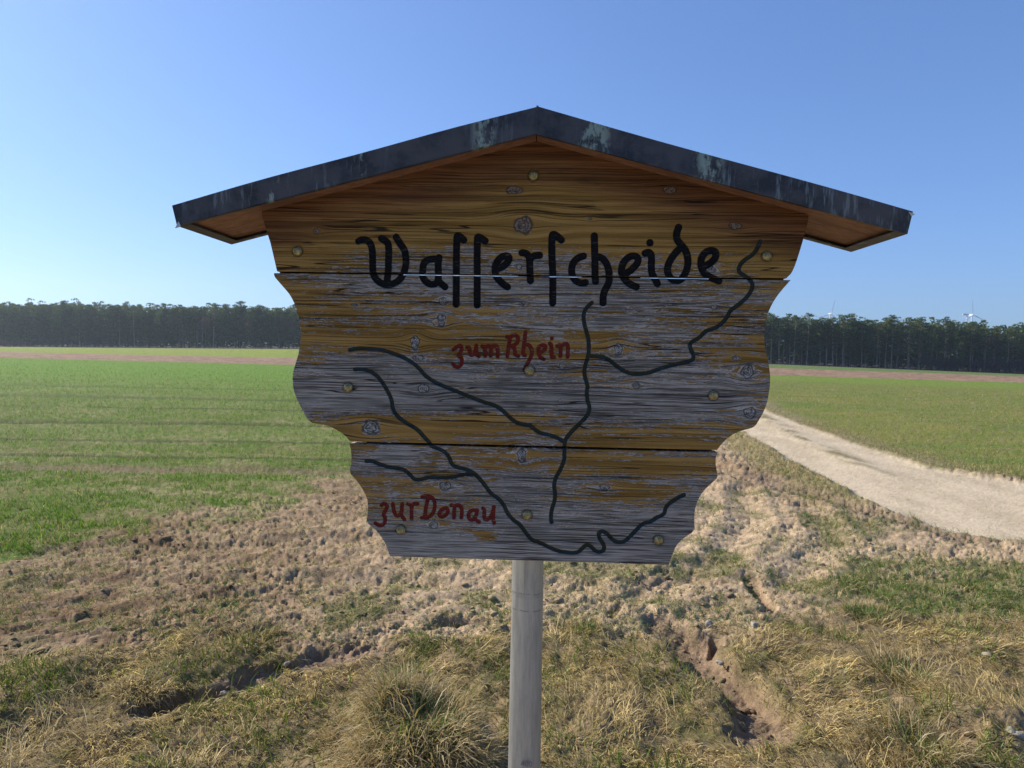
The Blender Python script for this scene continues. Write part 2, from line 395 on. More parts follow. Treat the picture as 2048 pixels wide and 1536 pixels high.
def a6(p): return [(x/4.876+1040, y/4.876+860) for x, y in p]
def z5(p): return [(x/7.585+890, y/7.585+650) for x, y in p]
def z6(p): return [(x/7.314+730, y/7.314+970) for x, y in p]
BLACK = [
 [z1([(145,360),(190,335),(280,335),(345,390),(380,500),(385,700),(385,850),(400,950),(470,1040),(560,1095),(640,1105),(740,1090),(850,1020),(920,900),(955,760),(955,640),(930,510),(860,410),(810,330),(785,290)]),
  z1([(535,310),(600,350),(655,400),(662,520),(655,700),(650,900),(630,1000),(640,1100)])],
 [z1([(1480,665),(1400,660),(1310,680),(1250,740),(1240,860),(1230,960),(1290,1050),(1380,1105),(1480,1080),(1510,1000),(1505,850),(1505,700),(1520,640)]), z1([(1500,1040),(1560,1090),(1620,1140)])],
 [z2([(260,1360),(262,900),(265,500),(272,300),(275,245),(330,270),(385,320)])],
 [z2([(600,1375),(600,900),(600,500),(605,320),(608,265),(665,290),(728,335)])],
 [z2([(930,790),(1040,740),(1120,650),(1115,590),(1050,570),(970,610),(900,700),(885,800),(900,900),(960,980),(1040,1050),(1090,1080)])],
 [z2([(1462,980),(1452,800),(1450,640),(1430,570),(1380,530),(1325,528)]), z2([(1460,600),(1540,575),(1610,568)])],
 [z3([(205,1340),(210,900),(195,650),(190,400),(195,300),(200,220),(270,250),(345,320)])],
 [z3([(705,580),(620,605),(540,680),(510,780),(515,880),(560,970),(650,1020),(735,1010)])],
 [z3([(880,255),(885,500),(890,700),(890,880),(900,990)]), z3([(900,590),(990,600),(1070,680),(1110,790),(1120,900),(1120,1010),(1050,1130),(1020,1230),(1020,1340)])],
 [z3([(1400,860),(1500,790),(1590,680),(1585,600),(1500,570),(1400,620),(1330,720),(1310,850),(1370,960),(1460,1040),(1560,1080)])],
 [z4([(220,328),(221,332)]), z4([(150,485),(210,465),(245,520),(240,650),(245,780),(290,850),(330,930)])],
 [z4([(640,105),(605,200),(620,300),(690,370),(750,450),(780,580),(770,700),(720,820),(650,890),(550,880),(480,790),(475,680),(530,560),(600,470),(660,410)])],
 [z4([(1010,680),(1090,640),(1180,560),(1190,470),(1130,440),(1040,460),(970,550),(965,660),(1000,770),(1090,830),(1230,890)])]]
RED = [
 [z5([(130,370),(200,320),(245,310),(255,370),(215,440),(200,480),(250,490),(260,560),(230,630),(160,640),(120,590)])],
 [z5([(335,340),(375,350),(375,440),(410,460),(460,430),(475,310)]), z5([(475,310),(475,440),(510,475)])],
 [z5([(565,320),(605,340),(610,470)]), z5([(610,330),(680,310),(700,350),(695,470)]), z5([(700,330),(770,305),(800,350),(800,475)])],
 [z5([(940,180),(990,190),(970,300),(945,470)]), z5([(990,180),(1060,140),(1115,190),(1100,270),(1010,325)]), z5([(1030,310),(1060,370),(1060,450),(1115,470)])],
 [z5([(1222,110),(1205,250),(1185,400),(1185,450),(1215,460)]), z5([(1200,310),(1270,290),(1325,380),(1310,470),(1270,550),(1230,620),(1205,680)])],
 [z5([(1420,420),(1500,390),(1535,320),(1480,300),(1420,330),(1415,420),(1450,500),(1500,520)])],
 [z5([(1620,198),(1620,202)]), z5([(1590,280),(1615,300),(1615,420),(1620,490),(1655,490)])],
 [z5([(1705,320),(1750,300),(1755,400),(1750,470)]), z5([(1760,320),(1840,275),(1870,320),(1860,480)])],
 [z6([(240,295),(280,265),(325,300),(310,360),(260,430),(295,470),(290,560),(220,605),(150,560)])],
 [z6([(405,275),(425,400),(460,460),(530,430),(545,280)]), z6([(540,300),(530,440),(575,505)])],
 [z6([(625,280),(680,300),(680,490)]), z6([(680,310),(720,270),(765,275)])],
 [z6([(835,175),(890,160),(960,170),(1020,230),(1020,350),(980,440),(900,480),(830,480)]), z6([(920,190),(890,330),(875,470)])],
 [z6([(1190,340),(1110,360),(1080,430),(1110,470),(1180,450),(1220,380),(1190,340)])],
 [z6([(1260,295),(1310,310),(1300,480)]), z6([(1310,310),(1370,285),(1420,340),(1410,480)])],
 [z6([(1640,370),(1560,365),(1510,420),(1520,500),(1580,520),(1630,440),(1640,370)]), z6([(1600,500),(1670,540)])],
 [z6([(1725,340),(1750,370),(1740,500),(1800,510),(1860,440),(1885,320)]), z6([(1880,340),(1875,500),(1890,560)])]]
RIVER = [
 [a4([(470,285),(430,320),(405,370),(410,440),(430,510),(448,580),(445,690),(420,750),(410,830),(440,920),(430,960),(435,1030),(455,1080),(440,1140),(370,1210),(290,1290),(262,1340),(262,1400),(260,1450)])
  +a6([(435,280),(400,380),(345,470),(330,540),(345,620),(340,690),(310,770),(300,850),(308,900)])],
 [z4([(1835,310),(1790,420),(1720,510),(1590,590),(1520,680),(1520,760),(1620,820),(1700,880),(1730,960),(1690,1060),(1620,1150),(1500,1250),(1410,1310),(1370,1370)])
  +a4([(1500,390),(1450,450),(1400,480),(1330,500),(1290,550),(1210,590),(1220,640),(1245,690),(1235,725),(1100,755),(1000,780),(900,820),(800,830),(720,810),(650,760),(590,710),(520,690),(445,690)])],
 [a3([(550,668),(620,655),(700,660),(800,665),(900,700),(980,730),(1060,780),(1110,830),(1150,880),(1250,940),(1380,990),(1500,1040),(1600,1080),(1700,1105),(1770,1160),(1830,1220),(1880,1250),(1970,1265)])
  +a4([(0,1215),(70,1275),(150,1290),(210,1310),(262,1345)])],
 [a3([(590,822),(660,820),(730,845),(790,900),(840,980),(880,1060),(885,1130),(920,1190),(1000,1250),(1080,1290),(1140,1360),(1180,1400)])
  +a5([(930,165),(1000,190),(1070,220),(1120,280),(1140,350),(1200,385),(1290,400),(1370,440),(1420,490),(1480,560),(1540,650),(1620,700),(1680,770),(1710,850),(1780,930)])
  +a6([(0,920),(60,1010),(120,1080),(200,1100),(300,1155),(400,1190),(550,1205),(600,1165),(640,1120),(690,1130),(730,1180),(780,1195),(825,1170),(815,1110),(775,1060),(765,1010),(795,985),(840,1000),(890,1060),(940,1095),(1010,1095),(1060,1055),(1130,980),(1200,910),(1280,895),(1330,855),(1410,825),(1420,750),(1480,700),(1540,660),(1600,635)])],
 [a5([(270,320),(320,315),(400,350),(480,375),(560,390),(640,400),(700,440),(760,510),(820,510),(900,485),(1000,485),(1100,490),(1180,480),(1260,455),(1370,450)])]]
def smooth(p, it=2):
    p = np.array(p, float)
    if len(p) < 4: return p
    for _ in range(it):
        q = [p[0]]
        for i in range(len(p)-1): q += [.75*p[i]+.25*p[i+1], .25*p[i]+.75*p[i+1]]
        q.append(p[-1]); p = np.array(q)
    return p
MM = 1.75/F    # metres per photo pixel on the board
def strokes(L, it): return [[smooth(P2b(s_), it) for s_ in g] for g in L]
SB, SR, SV = strokes(BLACK, 2), strokes(RED, 1), strokes(RIVER, 2)
RB, RR, RV = 7.0*MM, 3.9*MM, 3.95*MM
KN = [(1047,450,22,20),(885,602,8,9),(883,640,9,14),(830,685,10,18),(1045,607,6,6),(836,716,13,7),(847,777,13,11),(742,855,21,17),(1043,910,10,17),(1237,699,9,14),(1430,614,8,6),(1472,716,9,6),(1495,743,14,16),(1500,826,14,13),(1273,771,8,8),(1125,733,9,6),(1213,511,3,3),(1424,539,8,8),(890,972,13,10),(868,1050,10,9),(1142,1013,5,4),(1028,380,20,9),(1470,452,15,8),(632,462,7,7),(710,610,8,3),(1038,533,6,6),(1120,801,4,3),(978,740,4,3),(790,588,4,2),(1210,975,12,6),(800,352,8,6),(1340,380,16,8),(1180,437,5,4),(560,940,1,1),(1035,1000,5,4)]
KN = [k for k in KN if k[2] > 1]
ka = np.array(KN, float); kc = P2b(ka[:, :2]); kr = ka[:, 2:]*MM*.86
# bare / stained cover on the boards, rows (photo y) x columns (photo x)
SX = [540, 620, 700, 780, 860, 940, 1020, 1100, 1180, 1260, 1340, 1420, 1500, 1560]
ST = [(330, [1.2]*14), (455, [1.2]*14), (480, [1.1]*14),
 (500, [1,1,.75,.55,.6,.55,.55,.5,.55,.6,.6,.7,.95,1]),
 (535, [1,.95,.6,.5,.45,.45,.5,.45,.45,.5,.55,.55,.75,1]),
 (560, [.75,.5,.4,.3,.3,.35,.35,.3,.25,.3,.35,.5,.5,.6]),
 (590, [.9,.75,.45,.35,.4,.4,.35,.35,.3,.35,.6,.6,.45,.55]),
 (615, [.8,.75,.7,.6,.6,.6,.45,.4,.4,.3,.3,.4,.45,.6]),
 (640, [.7,.7,.65,.6,.6,.6,.45,.4,.3,.25,.5,.6,.5,.7]),
 (665, [.6,.55,.6,.65,.65,.65,.5,.4,.55,.35,.2,.3,.3,.6]),
 (695, [.7,.65,.65,.7,.65,.75,.7,.5,.6,.5,.3,.5,.6,.7]),
 (715, [.5,.5,.35,.4,.45,.35,.45,.45,.5,.3,.3,.5,.65,.7]),
 (745, [.5,.4,.15,.2,.35,.3,.35,.45,.55,.35,.4,.45,.5,.6]),
 (775, [.5,.15,.05,.15,.2,.1,.1,.2,.2,.35,.2,.15,.3,.6]),
 (790, [.4,.1,0,.1,.15,.3,.25,.15,.1,.1,.15,.1,.35,.5]),
 (815, [.4,.15,.0,.0,.05,.05,.05,.05,.1,.15,.1,.25,.5,.5]),
 (835, [.6,.25,.4,.6,.6,.65,.55,.4,.3,.3,.3,.35,.4,.5]),
 (865, [.7,.7,.6,.7,.7,.65,.6,.35,.5,.5,.5,.45,.5,.5]),
 (880, [.7,.7,.7,.5,.6,.35,.45,.2,.7,.7,.75,.7,.6,.5]),
 (905, [.9,.9,.8,.4,.35,.7,.65,.6,.65,.6,.6,.6,.6,.6]),
 (932, [.6,.6,.5,.35,.6,.55,.6,.55,.8,.85,.8,.7,.7,.7]),
 (950, [.6,.6,.5,.45,.5,.35,.3,.3,.3,.5,.4,.4,.3,.3]),
 (970, [.8,.8,.8,.5,.6,.35,.3,.35,.55,.85,.75,.25,.2,.2]),
 (995, [.7,.7,.7,.55,.6,.4,.2,.3,.5,.75,.5,.1,.1,.2]),
 (1015,[.5,.5,.4,.35,.35,.3,.2,.2,.25,.2,.1,.1,.1,.1]),
 (1040,[.5,.5,.4,.3,.4,.25,.1,.05,.05,.05,.0,.0,.1,.2]),
 (1065,[.3,.3,.3,.1,.2,.2,.05,0,0,0,0,0,.1,.2]),
 (1120,[0]*14)]
sv = np.array([P2b([(1060, y)])[0, 1] for y, _ in ST]); su = P2b([(x, 700) for x in SX])[:, 0]
STA = np.array([r for _, r in ST], float)
blobs = [(975, 1072, 28, 10, .75), (1085, 820, 60, 12, .25), (1130, 945, 60, 14, .1), (780, 912, 38, 22, -.4), (1320, 930, 60, 14, .25)]
def stain(u, v):
    o = np.argsort(sv); vv = sv[o]; A = STA[o]
    i = np.clip(np.searchsorted(vv, v)-1, 0, len(vv)-2); f = np.clip((v-vv[i])/(vv[i+1]-vv[i]), 0, 1)
    cx = np.clip(np.interp(u, su, np.arange(len(su))), 0, len(su)-1.001); j = cx.astype(int); g = cx-j
    r = (A[i, j]*(1-g)+A[i, j+1]*g)*(1-f)+(A[i+1, j]*(1-g)+A[i+1, j+1]*g)*f
    for bx, by, rx, ry, am in blobs:
        c = P2b([(bx, by)])[0]; r = r+am*np.exp(-(((u-c[0])/(rx*MM))**2+((v-c[1])/(ry*MM))**2))
    return r
def dist_group(U, V, grp):
    d = np.full(U.shape, .05)
    for pl in grp:
        x0, y0 = pl.min(0)-.03; x1, y1 = pl.max(0)+.03
        m = (U > x0) & (U < x1) & (V > y0) & (V < y1)
        if not m.any(): continue
        dd, _ = seg_dist(U[m], V[m], pl.tolist()); d[m] = np.minimum(d[m], dd)
    return d
LO = [[(524,432),(541,487),(554,543)],
      [(548,549),(549,554),(564,571),(579,588),(588.5,606),(597,630),(601,652),(602,675),(599,698),(592,725),(585,746),(585,771),(590.5,791.5),(603,817),(614.6,838.5),(625,847),(654,850),(674,860),(689.5,870),(701,884)],
      [(699.5,889),(703.4,909),(702,928),(698.5,946),(709,956),(722,973),(733,993),(736.6,1012),(734.7,1032),(732,1044.6),(752,1060),(764,1075),(774,1094),(780.6,1115)]]
RO = [[(1617,439),(1604.6,487),(1586,544),(1574,555)],
      [(1582,559.5),(1561,583),(1548,601),(1538,621),(1530.6,643),(1528,672),(1530.6,699),(1537,724),(1541,754),(1539,783),(1532,815),(1517.4,842),(1508,855.6),(1482,861),(1463,870),(1447.5,883),(1434.4,899)],
      [(1436,902),(1431,917),(1432,936),(1437,954),(1425.6,964.6),(1409,979),(1397,997),(1389.7,1018),(1388.6,1038),(1389.7,1062),(1372,1073),(1360,1082.5),(1349.7,1096),(1338,1128)]]
LO = [P2b(a) for a in LO]; RO = [P2b(a) for a in RO]
def sm_edge(a):
    s_ = smooth(a, 2); o = np.argsort(s_[:, 1]); s_ = s_[o]
    return s_
LE = [sm_edge(a) for a in LO]; RE = [sm_edge(a) for a in RO]
# roof lines in the front plane, extended to the gable
def vmid(yl, yr, xl, xr): return .5*(P2b([(xl, yl)])[0, 1]+P2b([(xr, yr)])[0, 1])
v_b1 = vmid(544, 555, 556, 1572); v_b2t = vmid(547.4, 558.4, 556, 1572)
v_b2 = vmid(884, 899, 702, 1434); v_b3t = vmid(889, 903, 702, 1434)
v_b3 = vmid(1115, 1128, 781, 1338)
s1 = [vmid(367, 370, 605, 1240), vmid(420, 430, 560, 1300), vmid(485, 492, 600, 1560)]
s2 = [vmid(606, 620, 600, 1530), vmid(651, 671, 610, 1520), vmid(709, 724, 600, 1530), vmid(763, 783, 600, 1530), vmid(824, 842, 610, 1510)]
s3 = [vmid(946, 960, 700, 1430), vmid(1003, 1014, 736, 1389), vmid(1060, 1082, 752, 1360)]
apex = P2b([(1070, 282)])[0]; gl = P2b([(524, 429)])[0]; grr = P2b([(1617, 436)])[0]
slopeL = (apex[1]-gl[1])/(apex[0]-gl[0]); slopeR = (apex[1]-grr[1])/(apex[0]-grr[0])
TH = .038
rows = []
tb = [apex[1]+.012]+s1+[v_b1]
for a, b in zip(tb[:-1], tb[1:]): rows.append((0, a, b))
tb = [v_b2t]+s2+[v_b2]
for a, b in zip(tb[:-1], tb[1:]): rows.append((1, a, b))
tb = [v_b3t]+s3+[v_b3]
for a, b in zip(tb[:-1], tb[1:]): rows.append((2, a, b))
def edgeL(b, v):
    e = LE[b]; x = np.interp(v, e[:, 1], e[:, 0])
    if b == 0: x = np.maximum(x, apex[0]+(v-(apex[1]+.012))/slopeL)
    return x
def edgeR(b, v):
    e = RE[b]; x = np.interp(v, e[:, 1], e[:, 0])
    if b == 0: x = np.minimum(x, apex[0]+(v-(apex[1]+.012))/slopeR)
    return x
def wood_mat():
    s = NT('weathered_stained_wood')
    psi = s.attr('psi'); kn = s.attr('kn'); kang = s.attr('kang'); S = s.attr('stain'); pid = s.attr('pid'); uu = s.attr('uu'); vvv = s.attr('vv')
    db, dr, dv = s.attr('db'), s.attr('dr'), s.attr('dv'); red = s.attr('red')
    def v3(a, b): return s.comb(s.math('MULTIPLY', uu, a), s.math('MULTIPLY', psi, b), s.math('MULTIPLY', pid, 3.7))
    g1 = s.noise(v3(3.5, 190), 1, 4, .7); g2 = s.noise(v3(12, 420), 1, 2, .6); g3 = s.noise(v3(2.2, 70), 1, 3, .6)
    fl = s.noise(v3(13, 85), 1, 5, .68); fl2 = s.noise(v3(45, 260), 1, 3, .65); spk = s.noise(s.comb(uu, vvv, 0), 320, 2, .6)
    # mask of the remaining stain
    m = s.math('ADD', S, s.math('MULTIPLY', s.math('SUBTRACT', fl, .5), 1.25))
    m = s.math('ADD', m, s.math('MULTIPLY', s.math('SUBTRACT', fl2, .5), 1.2))
    m = s.math('ADD', m, s.math('MULTIPLY', s.math('SUBTRACT', g1, .5), 1.5))
    near_k = s.ms(kn, 1.0, 1.5, .35, 0); m = s.math('SUBTRACT', m, near_k)
    mask = s.ms(m, .42, .56)
    fringe = s.math('MULTIPLY', s.ms(m, .36, .46), s.ms(m, .47, .54, 1, 0))
    grey = s.mix(s.ms(g1, .39, .62), (.088, .076, .066), (.315, .283, .255))
    grey = s.mix(s.math('MULTIPLY', s.ms(g2, .44, .62), .6), grey, (.48, .43, .40))
    grey = s.mix(s.ms(s.noise(v3(2.0, 16), 1, 3, .5), .40, .62, 0, .75), grey, s.mix(.48, grey, (.05, .047, .044)))
    grey = s.mix(s.math('MULTIPLY', fringe, .75), grey, (.64, .58, .56))
    och = s.mix(s.ms(g3, .32, .68), (.195, .105, .026), (.37, .215, .066))
    och = s.mix(s.ms(g1, .30, .56, .5, 0), och, (.09, .045, .012))
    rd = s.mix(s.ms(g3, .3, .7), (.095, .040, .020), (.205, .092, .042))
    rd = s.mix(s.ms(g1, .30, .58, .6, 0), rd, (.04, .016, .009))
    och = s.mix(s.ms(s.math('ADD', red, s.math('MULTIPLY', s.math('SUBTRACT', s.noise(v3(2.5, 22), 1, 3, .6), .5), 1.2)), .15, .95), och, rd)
    och = s.mix(s.ms(spk, .62, .70, 0, .5), och, (.05, .03, .012))
    # mould blotches
    mo = s.math('MULTIPLY', s.ms(s.noise(v3(4, 28), 1, 4, .7), .56, .70), s.ms(red, .02, .4))
    och = s.mix(s.math('MULTIPLY', mo, .4), och, (.022, .017, .010))
    col = s.mix(mask, grey, och)
    # long drying cracks following the grain
    ck = s.math('ABSOLUTE', s.math('SUBTRACT', s.noise(v3(1.6, 42), 1, 2, .5), .5))
    crack = s.math('MULTIPLY', s.ms(ck, .003, .012, 1, 0), s.ms(s.noise(v3(3, 12), 1, 2, .5), .52, .60))
    ck2 = s.math('ABSOLUTE', s.math('SUBTRACT', s.noise(v3(.9, 105), 1, 1, .5), .5))
    crack2 = s.math('MULTIPLY', s.ms(ck2, .006, .020, 1, 0), s.ms(s.noise(v3(2.5, 30), 1, 2, .5), .44, .54))
    crk = s.math('MAXIMUM', crack, s.math('MULTIPLY', crack2, .8))
    col = s.mix(s.math('MULTIPLY', crk, .9), col, (.010, .009, .009))
    # knots
    kin = s.ms(kn, .93, 1.02, 1, 0)
    ring = s.math('SINE', s.math('MULTIPLY', kn, 20)); kns = s.noise(s.comb(uu, vvv, 0), 120, 3, .6)
    kc_ = s.mix(s.ms(s.math('ADD', s.math('MULTIPLY', ring, .09), kns), .35, .68), (.07, .06, .055), (.34, .32, .31))
    kc_ = s.mix(s.ms(S, .9, 1.1, 0, .55), kc_, (.10, .05, .018))
    star = s.math('ABSOLUTE', s.math('SINE', s.math('ADD', s.math('MULTIPLY', kang, 1.5), s.math('MULTIPLY', kns, 2.5))))
    kc_ = s.mix(s.math('MULTIPLY', s.ms(star, .04, .14, 1, 0), .85), kc_, (.012, .011, .010))
    col = s.mix(kin, col, kc_)
    rim = s.math('MULTIPLY', s.math('MULTIPLY', s.ms(kn, .90, .99), s.ms(kn, 1.0, 1.10, 1, 0)), s.ms(kns, .38, .58))
    col = s.mix(s.math('MULTIPLY', rim, .6), col, (.014, .011, .009))
    # painted carving
    rag = s.math('MULTIPLY', s.math('SUBTRACT', s.noise(s.comb(uu, vvv, 0), 420, 3, .6), .5), .0016)
    def pm(d, r): return s.ms(s.math('ADD', d, rag), r-.0004, r+.0004, 1, 0)
    mv = pm(dv, RV); mr_ = pm(dr, RR); mb = pm(db, RB)
    rv = s.mix(s.ms(s.noise(s.comb(uu, vvv, 0), 22, 3, .6), .42, .62), (.028, .032, .022), (.022, .036, .042))
    rv = s.mix(s.ms(s.noise(s.comb(uu, vvv, 0), 300, 2, .6), .60, .72, 0, .35), rv, (.10, .14, .17))
    col = s.mix(mv, col, rv)
    rdc = s.mix(s.noise(s.comb(uu, vvv, 0), 240, 3, .6), (.075, .010, .007), (.20, .026, .017))
    col = s.mix(mr_, col, rdc)
    bk = s.mix(s.ms(s.noise(s.comb(uu, vvv, 0), 330, 3, .6), .68, .78), (.0065, .0065, .008), (.05, .05, .055))
    col = s.mix(mb, col, bk)
    chip = s.math('MULTIPLY', s.ms(s.noise(v3(38, 330), 1, 3, .7), .60, .68, 0, .8), s.math('MAXIMUM', mr_, s.math('MULTIPLY', s.math('MAXIMUM', mb, mv), .45)))
    col = s.mix(chip, col, (.16, .14, .125))
    paint = s.math('MAXIMUM', mb, s.math('MAXIMUM', mr_, mv))
    hh = s.math('ADD', s.math('MULTIPLY', g2, .35), s.math('ADD', s.math('MULTIPLY', g1, .7), s.math('MULTIPLY', crk, -1.4)))
    hh = s.math('ADD', hh, s.math('MULTIPLY', mask, .35))
    hh = s.math('ADD', s.math('MULTIPLY', hh, s.math('SUBTRACT', 1, s.math('MULTIPLY', paint, .75))), s.math('MULTIPLY', rim, -.8))
    hh = s.math('ADD', hh, s.math('MULTIPLY', s.math('MULTIPLY', paint, s.noise(s.comb(uu, vvv, 0), 500, 2, .6)), .4))
    rough = s.mix(paint, (.85,)*3, (.8,)*3)
    s.pbr(col, rough, 0, s.bump(hh, 1.0, .003), .15)
    return s.m
WM = wood_mat()
def plain_wood(name, c1, c2, ax='x'):
    s = NT(name); o = s.obj(); x, y, z = s.sep(o)
    g = s.noise(s.comb(s.math('MULTIPLY', x, 6), s.math('MULTIPLY', y, 160), s.math('MULTIPLY', z, 160)), 1, 4, .6)
    g2 = s.noise(s.comb(s.math('MULTIPLY', x, 3), s.math('MULTIPLY', y, 22), s.math('MULTIPLY', z, 22)), 1, 3, .6)
    c = s.mix(s.ms(g, .3, .7), c1, c2); c = s.mix(s.ms(g2, .45, .7, 0, .5), c, tuple(k*.5 for k in c1))
    s.pbr(c, .75, 0, s.bump(g, .4, .001), .3); return s.m
SM = plain_wood('stained_soffit_wood', (.16, .080, .050), (.29, .150, .098))
BM_ = plain_wood('raw_batten_wood', (.10, .07, .045), (.2, .14, .09))
DU = DV = .0025
allgroups = [('carved_letter', g, 'db', RB) for g in SB]+[('painted_letter', g, 'dr', RR) for g in SR]+[('river_line', g, 'dv', RV) for g in SV]
pieces = {}     # group index -> list of (V, F, attrs)
def attach(me, A, u):
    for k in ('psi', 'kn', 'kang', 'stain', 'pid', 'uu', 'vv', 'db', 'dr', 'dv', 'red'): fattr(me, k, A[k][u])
bolts_px = [(1067,351),(595,502),(1534,512),(696,775),(1059,741),(1427,791),(1054,1030),(802,1060),(1317,1080)]
bp = P2b(bolts_px)
for pi, (b, vt, vb) in enumerate(rows):
    n = max(4, int(round((vt-vb)/DV)))
    ch = .0012
    vs_ = np.concatenate([[vb+.00015, vb+ch*.5, vb+ch], np.linspace(vb+ch, vt-ch, n+1)[1:-1], [vt-ch, vt-ch*.5, vt-.00015]])
    nu = int(1.36/DU); sc_ = np.linspace(0, 1, nu+1)
    L = edgeL(b, vs_); R = edgeR(b, vs_)
    if b == 0 and pi == 0: L = np.minimum(L, apex[0]-.002); R = np.maximum(R, apex[0]+.002)
    U = L[:, None]+(R-L)[:, None]*sc_[None]; V = np.repeat(vs_[:, None], nu+1, 1)
    # wander of the plank edges
    jag = (vnoise(U*9, np.full(U.shape, pi*7.7), 5)-.5)*.0014
    A = {}
    A['uu'] = U.copy(); A['vv'] = V.copy(); A['pid'] = np.full(U.shape, pi*1.37+.3)
    psi = V.copy()+.010*(fbm(U*2.4+pi*9, V*9, 3, 17+pi)-.5)
    kn = np.full(U.shape, 9.0); kg = np.zeros(U.shape)
    for (c0, c1), (ra, rb_) in zip(kc, kr):
        if not (vb-.03 < c1 < vt+.03): continue
        du = (U-c0)/(ra*1.9); dv_ = (V-c1)/(rb_*1.05)
        r2 = du*du+dv_*dv_
        psi = psi-(V-c1)*np.exp(-r2/3.2)*.85
        rr = np.hypot((U-c0)/ra, (V-c1)/rb_); ang = np.arctan2(V-c1, U-c0)
        rr = rr*(1+.08*np.sin(ang*3+c0*90)+.05*np.sin(ang*5+c1*70))
        m = rr < kn; kn = np.where(m, rr, kn); kg = np.where(m, ang, kg)
    A['psi'] = psi; A['kn'] = kn; A['kang'] = kg; A['stain'] = stain(U, V)+(0.12 if pi % 3 == 0 else -.02)*(b > 0)
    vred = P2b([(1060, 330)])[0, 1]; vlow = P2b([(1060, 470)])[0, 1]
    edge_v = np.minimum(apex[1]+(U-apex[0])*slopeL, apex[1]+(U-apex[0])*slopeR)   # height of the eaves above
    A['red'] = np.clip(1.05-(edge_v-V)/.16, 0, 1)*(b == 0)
    Dz = np.zeros(U.shape)
    for key, S_, r, dep in (('db', SB, RB, .0055), ('dr', SR, RR, .0030), ('dv', SV, RV, .0045)):
        d = np.full(U.shape, .05)
        for g in S_: d = np.minimum(d, dist_group(U, V, g))
        A[key] = d
        Dz = np.maximum(Dz, dep*np.sqrt(np.clip(1-(d/(r+.0004))**2, 0, 1)))
    # real relief: chamfer, plank cupping, deeper cracks
    Dz += .0011*(np.clip(1-(V-vb)/ch, 0, 1)+np.clip(1-(vt-V)/ch, 0, 1))
    Dz += .0010*(fbm(U*1.1+pi*5, V*0+pi, 2, 33))
    Dz += .0006*(fbm(U*9, psi*300, 2, 34)-.5)
    for c in bp:
        rr = np.hypot(U-c[0], V-c[1]); Dz += .0025*(1-sstep(rr, .0135, .0155))
    Dz += np.where((kn < 1), .0006, 0)
    nr_, nc_ = U.shape
    top = np.stack([U, Dz, V], -1).reshape(-1, 3)
    idx = np.arange(nr_*nc_).reshape(nr_, nc_)
    q = np.stack([idx[:-1, :-1], idx[:-1, 1:], idx[1:, 1:], idx[1:, :-1]], -1).reshape(-1, 4)
    for k in A: A[k] = A[k].reshape(-1)
    # split off the carved faces
    taken = np.zeros(len(q), bool)
    for gi, (nm, g, key, r) in enumerate(allgroups):
        x0 = min(p[:, 0].min() for p in g)-r; x1 = max(p[:, 0].max() for p in g)+r
        y0 = min(p[:, 1].min() for p in g)-r; y1 = max(p[:, 1].max() for p in g)+r
        fc = top[q].mean(1)
        m = (fc[:, 0] > x0) & (fc[:, 0] < x1) & (fc[:, 2] > y0) & (fc[:, 2] < y1) & ~taken
        if not m.any(): continue
        ii = np.nonzero(m)[0]
        d = dist_group(fc[ii, 0], fc[ii, 2], g)
        ii = ii[d < r+.0003]
        if len(ii) == 0: continue
        taken[ii] = True
        f = q[ii]; u, inv = np.unique(f, return_inverse=True)
        pieces.setdefault(gi, []).append((top[u], inv.reshape(-1, 4), {k: A[k][u] for k in A}))
    f = q[~taken]
    # back, ends, top and bottom faces
    nb = len(top); ring = np.concatenate([idx[0, :], idx[1:, -1], idx[-1, -2::-1], idx[-2:0:-1, 0]])
    back = top[ring].copy(); back[:, 1] = TH
    sidef = np.stack([ring, np.roll(ring, -1), nb+np.roll(np.arange(len(ring)), -1), nb+np.arange(len(ring))], -1)[:, ::-1]
    # the back face as strips between left and right rows
    li = nb+np.concatenate([[0], len(ring)-np.arange(1, nr_-1), [len(ring)-(nr_-1)]])
    ri = nb+(nc_-1)+np.arange(nr_)
    backf = np.stack([li[:-1], li[1:], ri[1:], ri[:-1]], -1)
    Vall = np.concatenate([top, back]); Fall = np.concatenate([f, sidef, backf])
    me = new_mesh('plank', Vall, Fall, False)
    sm = np.zeros(len(Fall), bool); sm[:len(f)] = True; me.polygons.foreach_set('use_smooth', sm)
    for k in A: A[k] = np.concatenate([A[k], A[k][ring]])
    A['db'][nb:] = .05; A['dr'][nb:] = .05; A['dv'][nb:] = .05
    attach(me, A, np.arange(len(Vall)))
    sobj('plank', me, WM)
for gi, lst in pieces.items():
    nm = allgroups[gi][0]; off = 0; Vs = []; Fs = []; As = {}
    for V_, F_, A_ in lst:
        Vs.append(V_); Fs.append(F_+off); off += len(V_)
        for k in A_: As.setdefault(k, []).append(A_[k])
    me = new_mesh(nm, np.concatenate(Vs), np.concatenate(Fs), True)
    As = {k: np.concatenate(v) for k, v in As.items()}; attach(me, As, np.arange(off))
    sobj(nm, me, WM)
